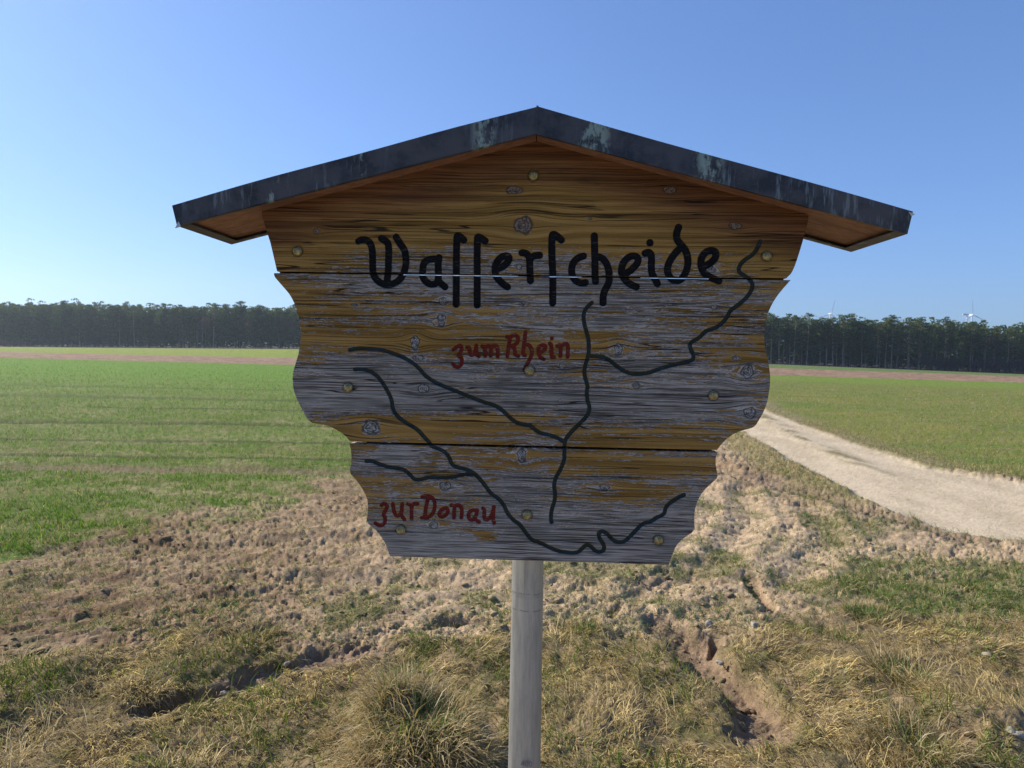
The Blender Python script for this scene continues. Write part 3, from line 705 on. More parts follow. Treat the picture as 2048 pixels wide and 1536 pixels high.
# ---- metals
def metal_mat():
    s = NT('weathered_copper_sheet'); x, y, z = s.sep(s.obj())
    st = s.noise(s.comb(s.math('MULTIPLY', x, 60), s.math('MULTIPLY', y, 8), s.math('MULTIPLY', z, 9)), 1, 4, .65)
    cl = s.noise(s.obj(), 14, 4, .6); fine = s.noise(s.obj(), 120, 4, .7); big = s.noise(s.obj(), 3.3, 2, .5)
    c = s.mix(s.ms(cl, .35, .65), (.024, .023, .027), (.070, .066, .074))
    c = s.mix(s.ms(fine, .52, .72, 0, .5), c, (.085, .075, .075))
    dr = s.math('MULTIPLY', s.ms(st, .52, .66), s.ms(big, .40, .56))
    c = s.mix(s.math('MULTIPLY', dr, .75), c, (.17, .19, .20))
    # two greenish drips left of the ridge and one to its right
    def bump_at(u, wd): return s.ms(s.math('ABSOLUTE', s.math('SUBTRACT', x, u)), wd*.3, wd, 1, 0)
    g = s.math('MAXIMUM', bump_at(P2b([(970, 250)], -.09)[0, 0], .035), s.math('MAXIMUM', bump_at(P2b([(1190, 260)], -.09)[0, 0], .05), bump_at(P2b([(725, 330)], -.09)[0, 0], .012)))
    g = s.math('MAXIMUM', g, s.math('MAXIMUM', bump_at(P2b([(1420, 330)], -.09)[0, 0], .045), bump_at(P2b([(545, 380)], -.09)[0, 0], .02)))
    gm = s.math('MULTIPLY', g, s.ms(s.noise(s.comb(s.math('MULTIPLY', x, 45), s.math('MULTIPLY', y, 20), s.math('MULTIPLY', z, 22)), 1, 5, .7), .46, .60))
    c = s.mix(s.math('MULTIPLY', gm, .9), c, (.26, .32, .27))
    h = s.math('ADD', s.math('MULTIPLY', s.noise(s.obj(), 9, 2, .5), 6), fine)
    s.pbr(c, s.ms(cl, .3, .7, .42, .62), .35, s.bump(h, .35, .003), .5)
    return s.m
MT = metal_mat()
def pale_mat():
    s = NT('worn_bright_metal'); s.pbr(s.mix(s.noise(s.obj(), 200, 3), (.35, .33, .3), (.6, .58, .54)), .45, .4, None, .5); return s.m
PALE = pale_mat()
WF, WBK = -.09, .205
def wu(px, w_): return P2b([px], w_)[0]
tl = wu((344, 411), WF); tp = wu((1075, 213.5), WF); trt = wu((1826, 423), WF)
bl = wu((354, 452), WF); bpx = wu((1072, 268), WF); brr = wu((1815, 468), WF)
def prism(quad, w0, w1, n=1, wob=None):
    """quad: four (u,v) points counter-clockwise: bottom a, bottom b, top b, top a; extruded from w0 to w1; n cuts along a-b"""
    a, b_, c, d = [np.array(p, float) for p in quad]
    V = []; Fc = []
    for i in range(n+1):
        t = i/n; lo = a+(b_-a)*t; hi = d+(c-d)*t
        if wob is not None: hi = hi+np.array([0, wob(t)]); lo = lo+np.array([0, wob(t)*.5])
        V += [(lo[0], w0, lo[1]), (hi[0], w0, hi[1]), (hi[0], w1, hi[1]), (lo[0], w1, lo[1])]
    for i in range(n):
        k = i*4
        for j in range(4): Fc.append((k+j, k+(j+1) % 4, k+4+(j+1) % 4, k+4+j))
    Fc.append((3, 2, 1, 0)); k = n*4; Fc.append((k, k+1, k+2, k+3))
    return V, Fc
def qobj(name, parts, mat, parent=None, smooth=False):
    V = []; Fc = []
    for v, f in parts:
        o = len(V); V += list(v); Fc += [tuple(i+o for i in x) for x in f]
    me = new_mesh(name, V, Fc, smooth); return sobj(name, me, mat, parent)
wobL = lambda t: .0045*math.sin(math.pi*t)*(1+.4*math.sin(9*t))
wobR = lambda t: .0012*math.sin(7*t)
def along(p, q, t): return np.array(p)+(np.array(q)-np.array(p))*t
def side_roof(s, top_e, top_r, bot_e, bot_r, wob):
    """one roof slope: e = eave end, r = ridge end"""
    dn = (bot_e-top_e)/np.linalg.norm(bot_e-top_e); dnr = bot_r-top_r
    hgt = np.linalg.norm(bot_e-top_e)
    ax = (top_e-top_r)/np.linalg.norm(top_e-top_r)       # towards the eave
    # top sheet, 3 mm thick, whole depth
    def Q(a, b_, c, d): return (a, b_, c, d) if s < 0 else (b_, a, d, c)
    sheet = prism((top_e+dn*.003, top_r+dnr*.06, top_r, top_e), WF+.004, WBK-.004, 12, wob)
    return sheet, dn, hgt, ax
# left / right slopes
roof_parts = []
shL, dnL, hL, axL = side_roof(-1, tl, tp, bl, bpx, wobL)
shR, dnR, hR, axR = side_roof(1, trt, tp, brr, bpx, wobR)
roof = qobj('roof', [shL, shR], MT)
def skirt(top_e, top_r, bot_e, bot_r, wob, w0, w1, nm):
    q = (bot_e, bot_r, top_r, top_e)
    return qobj(nm, [prism(q, w0, w1, 14, wob)], MT, roof)
fl_ = skirt(tl, tp-np.array([.0006, 0]), bl, bpx-np.array([.0006, 0]), wobL, WF, WF+.003, 'fascia')
fr_ = skirt(trt, tp+np.array([.0006, 0]), brr, bpx+np.array([.0006, 0]), wobR, WF, WF+.003, 'fascia')
skirt(tl, tp-np.array([.0006, 0]), bl, bpx-np.array([.0006, 0]), wobL, WBK-.003, WBK, 'rear_flashing')
skirt(trt, tp+np.array([.0006, 0]), brr, bpx+np.array([.0006, 0]), wobR, WBK-.003, WBK, 'rear_flashing')
for (te, be, ax, dn, tr_, br_) in ((tl, bl, axL, dnL, tp, bpx), (trt, brr, axR, dnR, tp, bpx)):
    i = -ax
    slope = (br_-be)/np.linalg.norm(br_-be)
    # eave end plate and the lips folded in under all four sides
    end = prism((be, be+i*.003, te+i*.003, te), WF+.0035, WBK-.0035)
    qobj('eave_flashing', [end], MT, roof)
    # recessed lips (underside), along the eave, along the back, along the front
    up = -dn*.0025
    lip_e = prism((be+i*.0035, be+i*.026, be+i*.026+up, be+i*.0035+up), WF+.012, WBK-.024)
    qobj('eave_lip', [lip_e], MT, roof)
    lip_b = prism((be+i*.0035, br_, br_+up, be+i*.0035+up), WBK-.024, WBK-.0035)
    lip_f = prism((be+i*.0035, br_, br_+up, be+i*.0035+up), WF+.0035, WF+.009)
    qobj('folded_lip', [lip_b], MT, roof); qobj('folded_lip', [lip_f], MT, roof)
    # wooden soffit slab set 9 mm above the lip
    e0 = be+i*.004-dn*.010; r_ = br_-dn*.010
    r_ = np.array([br_[0]+(-.001 if ax[0] < 0 else .001), r_[1]])
    e1 = te+i*.004+dn*.004; r1 = np.array([r_[0], tp[1]-.010])
    qobj('soffit_board', [prism((e0, r_, r1, e1), WF+.004, WBK-.004)], SM, roof)
# ridge seam: folded joint standing proud of the fascia
rs = prism((bpx+np.array([-.0022, 0]), bpx+np.array([.0022, 0]), tp+np.array([.0022, .002]), tp+np.array([-.0022, .002])), WF-.0022, WF-.0002)
qobj('ridge_seam', [rs], MT, roof)
# bright bent corners
for c, dx in ((bl, .006), (trt, -.006)):
    sg = 1 if dx > 0 else -1; k_ = 1 if c is bl else -1
    me = new_mesh('bent_corner', [(c[0]-sg*.0045, WF-.0015, c[1]-.006), (c[0]+sg*.011, WF-.0025, c[1]-.001), (c[0]+sg*.004, WF-.001, c[1]+k_*.011), (c[0]-sg*.0015, WF+.012, c[1]-.001)], [(0, 1, 2), (0, 2, 3), (0, 3, 1), (1, 3, 2)])
    sobj('bent_corner', me, PALE, roof)
# ---- bolts
def bolt_mat():
    s = NT('dull_brass'); n_ = s.noise(s.obj(), 160, 4, .7)
    c = s.mix(s.ms(n_, .35, .62), (.16, .125, .06), (.42, .34, .16)); c = s.mix(s.ms(s.noise(s.pos(), 300, 3), .55, .65, 0, .7), c, (.10, .065, .03))
    s.pbr(c, .42, .55, s.bump(n_, .4, .001), .5); return s.m
BMt = bolt_mat()
def bolt_mesh():
    prof = [(.0, -.0062), (.003, -.0060), (.0065, -.0050), (.0095, -.0034), (.0115, -.0012), (.0121, .0008), (.0123, .004), (.0, .004)]
    V = []; Fc = []; N = 20
    for r, z in prof:
        for k in range(N): V.append((r*math.cos(2*math.pi*k/N), z, r*math.sin(2*math.pi*k/N)))
    for i in range(len(prof)-1):
        for k in range(N): Fc.append((i*N+k, i*N+(k+1) % N, (i+1)*N+(k+1) % N, (i+1)*N+k))
    return new_mesh('bolt', V, Fc, True)
bme = bolt_mesh()
for k, c in enumerate(bp):
    o = sobj('bolt', bme, BMt); o.matrix_basis = SIGN_M @ Matrix.Translation((c[0], -.001 if k != 4 else -.004, c[1])) @ Matrix.Rotation(k*1.3, 4, 'Y')
def bar(p, q, wd, w0, w1):
    p = np.array(p); q = np.array(q); d = (q-p)/np.linalg.norm(q-p); n_ = np.array([-d[1], d[0]])*wd/2
    return prism((p-n_, q-n_, q+n_, p+n_), w0, w1)
# added unseen strips behind the two open joints to block sky light
for x0, x1, yy in ((548, 800, 550), (1165, 1285, 553), (1425, 1578, 556)):
    a = P2b([(x0, yy), (x1, yy)]); v_ = .5*(v_b1+v_b2t); qobj('gap_light_blocker', [bar((a[0, 0], v_), (a[1, 0], v_), .03, TH+.0008, TH+.006)], BM_)
a = P2b([(775, 890), (1432, 890)]); v_ = .5*(v_b2+v_b3t); qobj('gap_light_blocker', [bar((a[0, 0], v_), (a[1, 0], v_), .03, TH+.0008, TH+.006)], BM_)
# ---- battens behind and the post
for a, b_ in ((1, 7), (2, 8)):
    d = (bp[b_]-bp[a]); qobj('batten', [bar(bp[a]-d*.05, bp[b_]+d*.06, .06, TH+.0075, TH+.03)], BM_)
qobj('batten', [bar(bp[0]+np.array([0, .03]), bp[6]+np.array([0, -.03]), .07, TH+.0075, TH+.03)], BM_)
def post_mat():
    s = NT('galvanised_steel'); p = s.obj(); x, y, z = s.sep(p)
    v = s.n('ShaderNodeTexVoronoi'); s.put(v.inputs['Vector'], p); v.inputs['Scale'].default_value = 260
    n_ = s.noise(s.comb(s.math('MULTIPLY', x, 60), s.math('MULTIPLY', y, 60), s.math('MULTIPLY', z, 9)), 1, 5, .72); f = s.noise(p, 380, 3, .7)
    c = s.mix(s.ms(n_, .3, .7), (.30, .295, .285), (.44, .43, .415)); c = s.mix(s.ms(f, .62, .75, 0, .6), c, (.62, .61, .60))
    c = s.mix(s.math('MULTIPLY', s.math('FRACT', s.math('MULTIPLY', v.outputs['Distance'], 3)), .22), c, (.15, .16, .17))
    # scuffed rings left by clamps, smudge of a stamped number
    for zz, wd, am in ((ring1, .0035, .55), (ring1-.007, .008, .25), (ring2, .003, .6)):
        r = s.math('MULTIPLY', s.ms(s.math('ABSOLUTE', s.math('SUBTRACT', z, s.math('ADD', zz, s.math('MULTIPLY', s.math('ABSOLUTE', s.math('SUBTRACT', x, .03)), -.06)))), 0, wd, am, 0), s.ms(s.noise(p, 60, 3), .35, .55))
        c = s.mix(r, c, (.10, .105, .12))
    s.pbr(c, .42, .55, s.bump(f, .3, .0006), .5); return s.m
WP = TH+.03+.042
pt = np.array([P2b([((1025+1087)/2, 1123)], WP)[0], P2b([((1016+1081)/2, 1536)], WP)[0]])
ring1 = P2b([(1056, 1178)], WP)[0, 1]; ring2 = P2b([(1056, 1211)], WP)[0, 1]
r_top = 62/2*(1.75+WP)/F*1.0; r_bot = 65/2*(1.75+WP)/F
def post_mesh():
    V = []; zt = s1[0]-.03; zs = [zt, pt[0, 1], pt[1, 1], .0, -.35]
    angs = []
    for k in range(8):
        for da in ((0, 0.001) if k == 2 else (-13, -7, 0, 7, 13)): angs.append((k, da))
    for z in zs:
        u_ = pt[1, 0]+(z-pt[1, 1])*((pt[0, 0]-pt[1, 0])/(pt[0, 1]-pt[1, 1])) if z <= pt[0, 1] else pt[0, 0]
        r = np.interp(z, [pt[1, 1], pt[0, 1]], [r_bot, r_top]) if z > pt[1, 1] else r_bot
        for k, da in angs:
            a = math.radians(45*k+11.5+da); q = r*(1.035 if k == 2 else 1.035-.022*(1-(da/13.)**2)*0-.012); V.append((u_+q*math.cos(a), WP-q*math.sin(a), z))
    M_ = len(angs); sk = [i for i, a in enumerate(angs) if a[0] == 2][0]; Fc = []
    for i in range(len(zs)-1):
        for k in range(M_):
            if k == sk: continue
            Fc.append((i*M_+k, i*M_+(k+1) % M_, (i+1)*M_+(k+1) % M_, (i+1)*M_+k))
    Fc.append(tuple(range(M_))[::-1]); return new_mesh('post', V, Fc, True)
post = sobj('post', post_mesh(), post_mat())
# faint stamped number near the foot of the frame
cur = bpy.data.curves.new('stamp_curve', 'FONT'); cur.body = '400'; cur.size = .021; cur.extrude = .0001; cur.align_x = 'CENTER'
co = bpy.data.objects.new('stamp_tmp', cur); link(co); bpy.context.view_layer.update()
me = bpy.data.meshes.new_from_object(co.evaluated_get(bpy.context.evaluated_depsgraph_get())); bpy.data.objects.remove(co)
n_ = len(me.vertices); cc = np.zeros(n_*3, np.float32); me.vertices.foreach_get('co', cc); cc = cc.reshape(-1, 3)
sp = P2b([(1053, 1531)], WP-.04)[0]
cc2 = np.stack([cc[:, 0]+sp[0], np.full(n_, 0.), cc[:, 1]+sp[1]], 1)
du_ = cc2[:, 0]-(pt[1, 0]); cc2[:, 1] = WP-r_bot*1.03*.985+np.maximum(0, (-du_-.008))*.5+np.maximum(0, du_-.022)*.6-.0022+cc[:, 2]
me.vertices.foreach_set('co', cc2.astype(np.float32).ravel()); me.name = 'stamped_number'
sm_ = NT('faded_ink'); sm_.pbr((.17, .18, .19), .7); me.materials.clear(); sobj('stamped_number', me, sm_.m)
# ------------------------------------------------------------------ grass
def grass_mat(name, trans=.35):
    s = NT(name); c = s.attr('Col', 'Color')
    d = s.n('ShaderNodeBsdfDiffuse'); s.put(d.inputs[0], c); t = s.n('ShaderNodeBsdfTranslucent'); s.put(t.inputs[0], s.mix(.5, c, s.mix(1, c, (1.25, 1.25, .8), 'MULTIPLY')))
    m = s.n('ShaderNodeMixShader'); m.inputs[0].default_value = trans
    s.t.links.new(d.outputs[0], m.inputs[1]); s.t.links.new(t.outputs[0], m.inputs[2])
    g = s.n('ShaderNodeBsdfGlossy'); g.inputs['Roughness'].default_value = .45; m2 = s.n('ShaderNodeMixShader'); m2.inputs[0].default_value = .02
    s.t.links.new(m.outputs[0], m2.inputs[1]); s.t.links.new(g.outputs[0], m2.inputs[2]); s.t.links.new(m2.outputs[0], s.out.inputs[0]); return s.m
GRM = grass_mat('grass_blades')
def blades(name, P, Hh, Wd, az, lean, col, parent=None):
    """P (n,3) roots; Hh length; az direction it leans; lean 0 upright..1 flat"""
    n = len(P); dx = np.cos(az); dy = np.sin(az)
    th1 = lean*1.15; th2 = lean*1.5+.35
    l1 = Hh*.55; l2 = Hh*.45
    mid = P+np.stack([dx*np.sin(th1)*l1, dy*np.sin(th1)*l1, np.cos(th1)*l1], 1)
    tip = mid+np.stack([dx*np.sin(th2)*l2, dy*np.sin(th2)*l2, np.cos(th2)*l2], 1)
    fa = rng.uniform(0, math.pi, n); sx = np.cos(fa)*Wd/2; sy = np.sin(fa)*Wd/2
    o = np.stack([sx, sy, np.zeros(n)], 1)
    V = np.stack([P-o, P+o, mid+o*.8, mid-o*.8, tip], 1).reshape(-1, 3)
    b = np.arange(n)*5
    tris = np.stack([b, b+1, b+2, b, b+2, b+3, b+3, b+2, b+4], 1).reshape(-1, 3)
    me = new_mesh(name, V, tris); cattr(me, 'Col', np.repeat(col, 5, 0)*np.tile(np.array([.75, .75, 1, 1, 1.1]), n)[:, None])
    return obj(name, me, GRM, parent)
def pick(n, A, B, f=None):
    f = rng.random(n) if f is None else f
    return np.asarray(A)[None]*(1-f[:, None])+np.asarray(B)[None]*f[:, None]
STRAW = (.78, .61, .29); STRAW2 = (.40, .285, .11); GRN = (.10, .16, .022); GRN2 = (.20, .24, .040)
# verge
def verge_grass():
    n = 170000
    Y = rng.uniform(2.2, 5.2, n); X = rng.uniform(-.86, .86, n)*Y
    M = masks(X, Y); g, _ = gmask(X, Y)
    cl = fbm(X*6, Y*6, 3, 101); keep = rng.random(n) < np.clip(M['verge']*1.1-g*1.3, 0, 1)*np.clip(.30+1.5*(cl-.25), .1, 1)
    X, Y, cl = X[keep], Y[keep], cl[keep]; n = len(X); Z = height(X, Y)
    wet = fbm(X*2.2, Y*2.2, 3, 103); gf = np.clip((wet-.47)*2.6+rng.normal(0, .22, n), 0, 1)
    gf = np.maximum(gf, np.clip(1.2-np.hypot((X+3.0)/.8, (Y-4.5)/.5), 0, 1))
    gf = (gf > rng.random(n)*.9+.08)
    c = np.where(gf[:, None], pick(n, GRN, GRN2), pick(n, STRAW2, STRAW))
    c = c*(rng.uniform(.35, 1.3, n)*(.6+.9*(cl-.1)))[:, None]
    az = (fbm(X*2.5, Y*2.5, 2, 105)*8+rng.normal(0, .7, n)); az = np.where(gf, rng.uniform(0, 6.28, n), az)
    ln = np.where(gf, rng.uniform(.1, .7, n), rng.uniform(.6, 1.3, n)); hh = rng.uniform(.032, .092, n)*(1+1.1*(rng.random(n) < .08))*np.where(gf, .8, 1.1)
    wd = rng.uniform(.0024, .0052, n)
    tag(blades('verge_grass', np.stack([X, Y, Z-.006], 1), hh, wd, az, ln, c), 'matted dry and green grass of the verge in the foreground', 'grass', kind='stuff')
verge_grass()
def field_grass():
    n = 330000
    # picture-uniform density on the crop: fewer blades per square metre with distance
    dy = rng.uniform(16, 215, n)**1.0; Y = 1171/dy; X = rng.uniform(-.84, .84, n)*Y
    M = masks(X, Y); dens = M['crop']*(1-M['right'])*(1-M['road'])
    f = fbm(X*3, Y*3, 3, 111); row = .5+.5*np.sin((Y-.03*X)*2*math.pi/.125+fbm(X, Y, 2, 9)*3)
    tram = np.zeros(n)
    for ty, wd_ in ((9.3, .30), (15., .30), (22., .45), (27., .45), (33, .5), (12.2, .15)): tram = np.maximum(tram, np.exp(-((Y-ty-.03*X-M['n1']*.15)/wd_)**2))
    gap = sstep(fbm(X*1.1, Y*2.6, 3, 113)+.012*np.clip(Y-8, 0, 12), .37, .46)
    keep = rng.random(n) < dens*(.25+.75*gap)*np.clip(.35+1.3*(f-.25), .05, 1)*(1-.97*tram)*(.35+.65*np.where(Y < 14, row, 1))
    # right hand meadow
    k2 = rng.random(n) < M['right']*np.clip(.2+1.3*(f-.3), .05, .7)*(1-M['road'])
    kk = keep | k2; isr = (k2 & ~keep)[kk]
    X, Y, f = X[kk], Y[kk], f[kk]; n = len(X); Z = height(X, Y)
    c = pick(n, (.070, .165, .012), (.19, .32, .035)); dry = rng.random(n) < np.where(isr, .52, .13); c = np.where(dry[:, None], pick(n, STRAW2, (.50, .44, .20)), c)
    c = np.where((isr & ~dry)[:, None], pick(n, (.09, .14, .025), (.19, .22, .045)), c)
    c = c*rng.uniform(.7, 1.25, n)[:, None]
    lod = np.clip(Y/14, 1, 2.6)
    hh = rng.uniform(.04, .10, n)*np.where(isr, .75, 1)*lod**.35; wd = rng.uniform(.0035, .0065, n)*lod
    L_ = ~isr
    m_ = 60000; Yr = rng.uniform(6.8, 18, m_); Xr = rng.uniform(2.6, 8.5, m_); Mr = masks(Xr, Yr); q_ = rng.random(m_) < np.clip(Mr['strip']*1.2+.5*(Mr['right']*(Mr['rd'] < .8)), 0, 1)*(1-Mr['road'])
    Xr, Yr = Xr[q_], Yr[q_]; m_ = len(Xr); dr_ = rng.random(m_) < .55
    cr2 = np.where(dr_[:, None], pick(m_, STRAW2, (.52, .44, .22)), pick(m_, (.10, .15, .03), (.20, .22, .05)))
    tag(blades('roadside_grass', np.stack([Xr, Yr, height(Xr, Yr)-.005], 1), rng.uniform(.03, .075, m_), rng.uniform(.003, .006, m_), rng.uniform(0, 6.28, m_), rng.uniform(.2, .9, m_), cr2), 'half dry olive grass strip along both edges of the dirt road', 'grass', kind='stuff')
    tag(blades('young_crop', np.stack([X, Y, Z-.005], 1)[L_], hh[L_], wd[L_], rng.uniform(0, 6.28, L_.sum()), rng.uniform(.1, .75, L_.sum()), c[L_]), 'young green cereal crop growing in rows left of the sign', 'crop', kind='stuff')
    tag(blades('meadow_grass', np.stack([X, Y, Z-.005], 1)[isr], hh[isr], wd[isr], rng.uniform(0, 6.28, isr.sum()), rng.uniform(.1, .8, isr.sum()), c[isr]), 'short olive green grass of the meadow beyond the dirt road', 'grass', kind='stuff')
field_grass()
def soil_sprouts():
    # loose little tufts on the bare soil, many leaning and half dry
    nt = 24000; dy = rng.uniform(95, 300, nt); Y = 1171/dy; X = rng.uniform(-.84, .84, nt)*Y
    M = masks(X, Y); f = fbm(X*1.6, Y*1.6, 3, 121)
    p = (1-M['road'])*(1-M['verge'])*(1-.6*M['crop'])*(1-M['right'])
    p = p*np.clip(.10+.55*M['tuft']+.35*M['strip']*2+.55*sstep(f, .5, .7)+.30*0+.16*(X < .3)+.10*(Y > 4.3), 0, 1)
    k = rng.random(nt) < p; X, Y = X[k], Y[k]; big = M['tuft'][k]*(X > 1.2)
    k_ = rng.integers(5, 12, len(X)); big = np.repeat(big, k_)
    X = np.repeat(X, k_); Y = np.repeat(Y, k_); n = len(X)
    X = X+rng.normal(0, .022, n); Y = Y+rng.normal(0, .022, n); Z = height(X, Y)
    dry = rng.random(n) < np.where(X < 1, .42, .3); c = np.where(dry[:, None], pick(n, STRAW2, STRAW), pick(n, (.08, .15, .025), (.17, .24, .05)))
    tag(blades('soil_sprouts', np.stack([X, Y, Z-.004], 1), rng.uniform(.025, .06, n)*(1+big*.9), rng.uniform(.002, .0042, n)*(1+.3*(Y > 7)), rng.uniform(0, 6.28, n), np.where(dry, rng.uniform(.7, 1.35, n), rng.uniform(.3, 1.0, n)), c*rng.uniform(.7, 1.2, n)[:, None]),
        'scattered half dry tufts on the bare sandy soil', 'grass', kind='stuff')
soil_sprouts()
def tussock(name, label, cx, cy, rad, nb, hmin, hmax, green, fall=1.0, group=None):
    a = rng.uniform(0, 6.28, nb); r = rad*np.sqrt(rng.random(nb)); X = cx+np.cos(a)*r; Y = cy+np.sin(a)*r
    Z = height(X, Y); out = np.arctan2(Y-cy, X-cx)+rng.normal(0, .75, nb)
    gf = rng.random(nb) < green*np.clip(1.5-1.6*r/rad, 0, 1)
    c = np.where(gf[:, None], pick(nb, (.085, .15, .03), (.17, .24, .06)), pick(nb, STRAW2, (.52, .42, .25)))*rng.uniform(.65, 1.15, nb)[:, None]
    o = blades(name, np.stack([X-cx, Y-cy, Z-Z.min()-.005], 1), rng.uniform(hmin, hmax, nb)*np.where(gf, .6, 1), rng.uniform(.0026, .0058, nb), out, np.clip(rng.normal(.98, .36, nb)*fall, .1, 1.5), c)
    o.location = (cx, cy, Z.min()); tag(o, label, 'grass tussock', group); return o
tussock('grass_tussock', 'big straw coloured tussock with a green top just left of the post', -.34, 2.76, .31, 7500, .08, .21, .50, 1.15)
tussock('grass_tussock', 'low yellowish dry tussock at the left side of the big tussock', -.58, 2.95, .17, 1500, .07, .15, .15)
tussock('grass_tussock', 'long bladed green tussock at the right edge of the picture', 2.02, 3.55, .17, 900, .10, .22, .95, .9)
tussock('grass_tussock', 'small bright green tuft where soil meets verge, right of the post', .45, 4.12, .09, 320, .05, .10, 1.3, .6)
tussock('grass_tussock', 'dense green tuft on the verge below the sandy patch', 2.3, 4.45, .16, 700, .05, .11, 1.3, .7)
tussock('grass_tussock', 'straw tussock overhanging the dark hollow at the lower right', 1.72, 2.92, .2, 1300, .09, .2, .25)
tussock('grass_tussock', 'dry tussock beside the dark hole in the left foreground', -1.72, 3.28, .11, 450, .05, .11, .2)
tussock('grass_tussock', 'wide dry tuft on the ridge above the left hole', -1.45, 3.95, .2, 700, .05, .11, .2)
# ------------------------------------------------------------------ clods and stones
def lump(seed, sub=2, amp=.3):
    import bmesh
    bm = bmesh.new(); bmesh.ops.create_icosphere(bm, subdivisions=sub, radius=1)
    V = np.array([v.co[:] for v in bm.verts]); Fc = np.array([[v.index for v in f.verts] for f in bm.faces]); bm.free()
    n = vnoise(V[:, 0]*1.7+seed*3.1, V[:, 1]*1.7+V[:, 2]*1.3, seed)+.5*vnoise(V[:, 2]*3.7+seed, V[:, 1]*3.7-V[:, 0]*2, seed+5)
    return V*(1+amp*(n-.75))[:, None], Fc
def clods():
    base = [lump(i, 1, .9) for i in range(6)]
    n = 5500; dy = rng.uniform(100, 420, n); Y = 1171/dy; X = rng.uniform(-.84, .84, n)*Y
    M = masks(X, Y); f = fbm(X*1.4, Y*1.4, 3, 131)
    k = rng.random(n) < (1-M['road'])*(1-np.minimum(.9*M['verge'], 1-gmask(X, Y)[0]))*(1-.85*M['crop'])*(1-M['right'])*np.clip(.15+2.2*(f-.40), .04, 1)
    X, Y = X[k], Y[k]; n = len(X); Z = height(X, Y); s_ = rng.uniform(.004, .015, n)*(1+1.3*(rng.random(n) < .08))
    C = ground_colour(X, Y, masks(X, Y))*rng.uniform(.8, 1.15, n)[:, None]
    Vs, Fs, Cs = [], [], []; off = 0
    for i in range(n):
        v, f_ = base[i % 6]; a = rng.uniform(0, 6.28); R = np.array([[math.cos(a), -math.sin(a), 0], [math.sin(a), math.cos(a), 0], [0, 0, 1]])
        vv = (v*np.array([1.3, .9, .5])*s_[i])@R.T+np.array([X[i], Y[i], Z[i]+s_[i]*.2])
        Vs.append(vv); Fs.append(f_+off); off += len(vv); Cs.append(np.repeat(C[i:i+1], len(vv), 0))
    me = new_mesh('soil_clods', np.concatenate(Vs), np.concatenate(Fs)); cattr(me, 'Col', np.concatenate(Cs)); fattr(me, 'klo', np.full(off, .5)); fattr(me, 'khi', np.full(off, 1.4))
    tag(obj('soil_clods', me, GM), 'dry crumbled clods lying all over the bare soil', 'soil clods', kind='stuff')
    # gravel on the road edge
    n = 1200; Y = rng.uniform(6, 12, n); X = rng.uniform(4, 8.2, n); m = (masks(X, Y)['road'] > .4); X, Y = X[m], Y[m]; n = len(X); Z = height(X, Y)
    s_ = rng.uniform(.003, .009, n); v, f_ = base[0]
    V = (v[None]*s_[:, None, None]*np.array([1, 1, .6])+np.stack([X, Y, Z], 1)[:, None]).reshape(-1, 3)
    Fq = (f_[None]+(np.arange(n)*len(v))[:, None, None]).reshape(-1, 3); me = new_mesh('road_gravel', V, Fq)
    cattr(me, 'Col', np.repeat(pick(n, (.22, .19, .16), (.48, .42, .34)), len(v), 0)); fattr(me, 'klo', np.full(n*len(v), .7)); fattr(me, 'khi', np.full(n*len(v), 1.2))
    tag(obj('road_gravel', me, GM), 'fine loose gravel scattered on the pale dirt road', 'gravel', kind='stuff')
clods()
def stone_mat():
    s = NT('pale_field_stone'); n_ = s.noise(s.obj(), 45, 4, .7); s.pbr(s.mix(s.ms(n_, .3, .7), (.20, .175, .14), (.40, .36, .30)), .85, 0, s.bump(n_, .5, .003), .3); return s.m
SMt = stone_mat()
def g_at(x, y):
    r = ray(np.array(x, float), np.array(y, float)); t = H/(-r[2])
    for _ in range(6):
        P = CAMP+r*t; z = float(height(np.array([P[0]]), np.array([P[1]]))[0]); t = (H-z)/(-r[2])
    return CAMP+r*t
for i, (px, py, s_, lab) in enumerate([(2037, 1472, .022, 'whitish stone at the lower right corner, half hidden in grass'), (2020, 1462, .018, 'small pale stone left of the whitish one in the lower right corner'),
        (1975, 1312, .020, 'grey stone by the green tussock near the right edge'), (1418, 1254, .022, 'upright pale stone on the soil right of the post'),
        (1508, 1252, .024, 'flat light stone at the foot of the narrow soil crack'), (1440, 1326, .020, 'rounded stone at the mouth of the small burrow'),
        (446, 1388, .014, 'little pale stone on the brown soil of the left hollow'), (574, 1329, .015, 'bluish stone on the bare patch left of the tussock')]):
    V, Fc = lump(i+20, 3, .55); V = V*np.array([1.25, .9, .75 if i != 3 else 1.5])*s_
    P = g_at(px, py); o = obj('stone', new_mesh('stone', V, Fc, True), SMt, None, (P[0], P[1], P[2]+s_*.25)); o.rotation_euler = (0, 0, i*1.1)
    tag(o, lab, 'stone', 'pale stones lying on the ground')
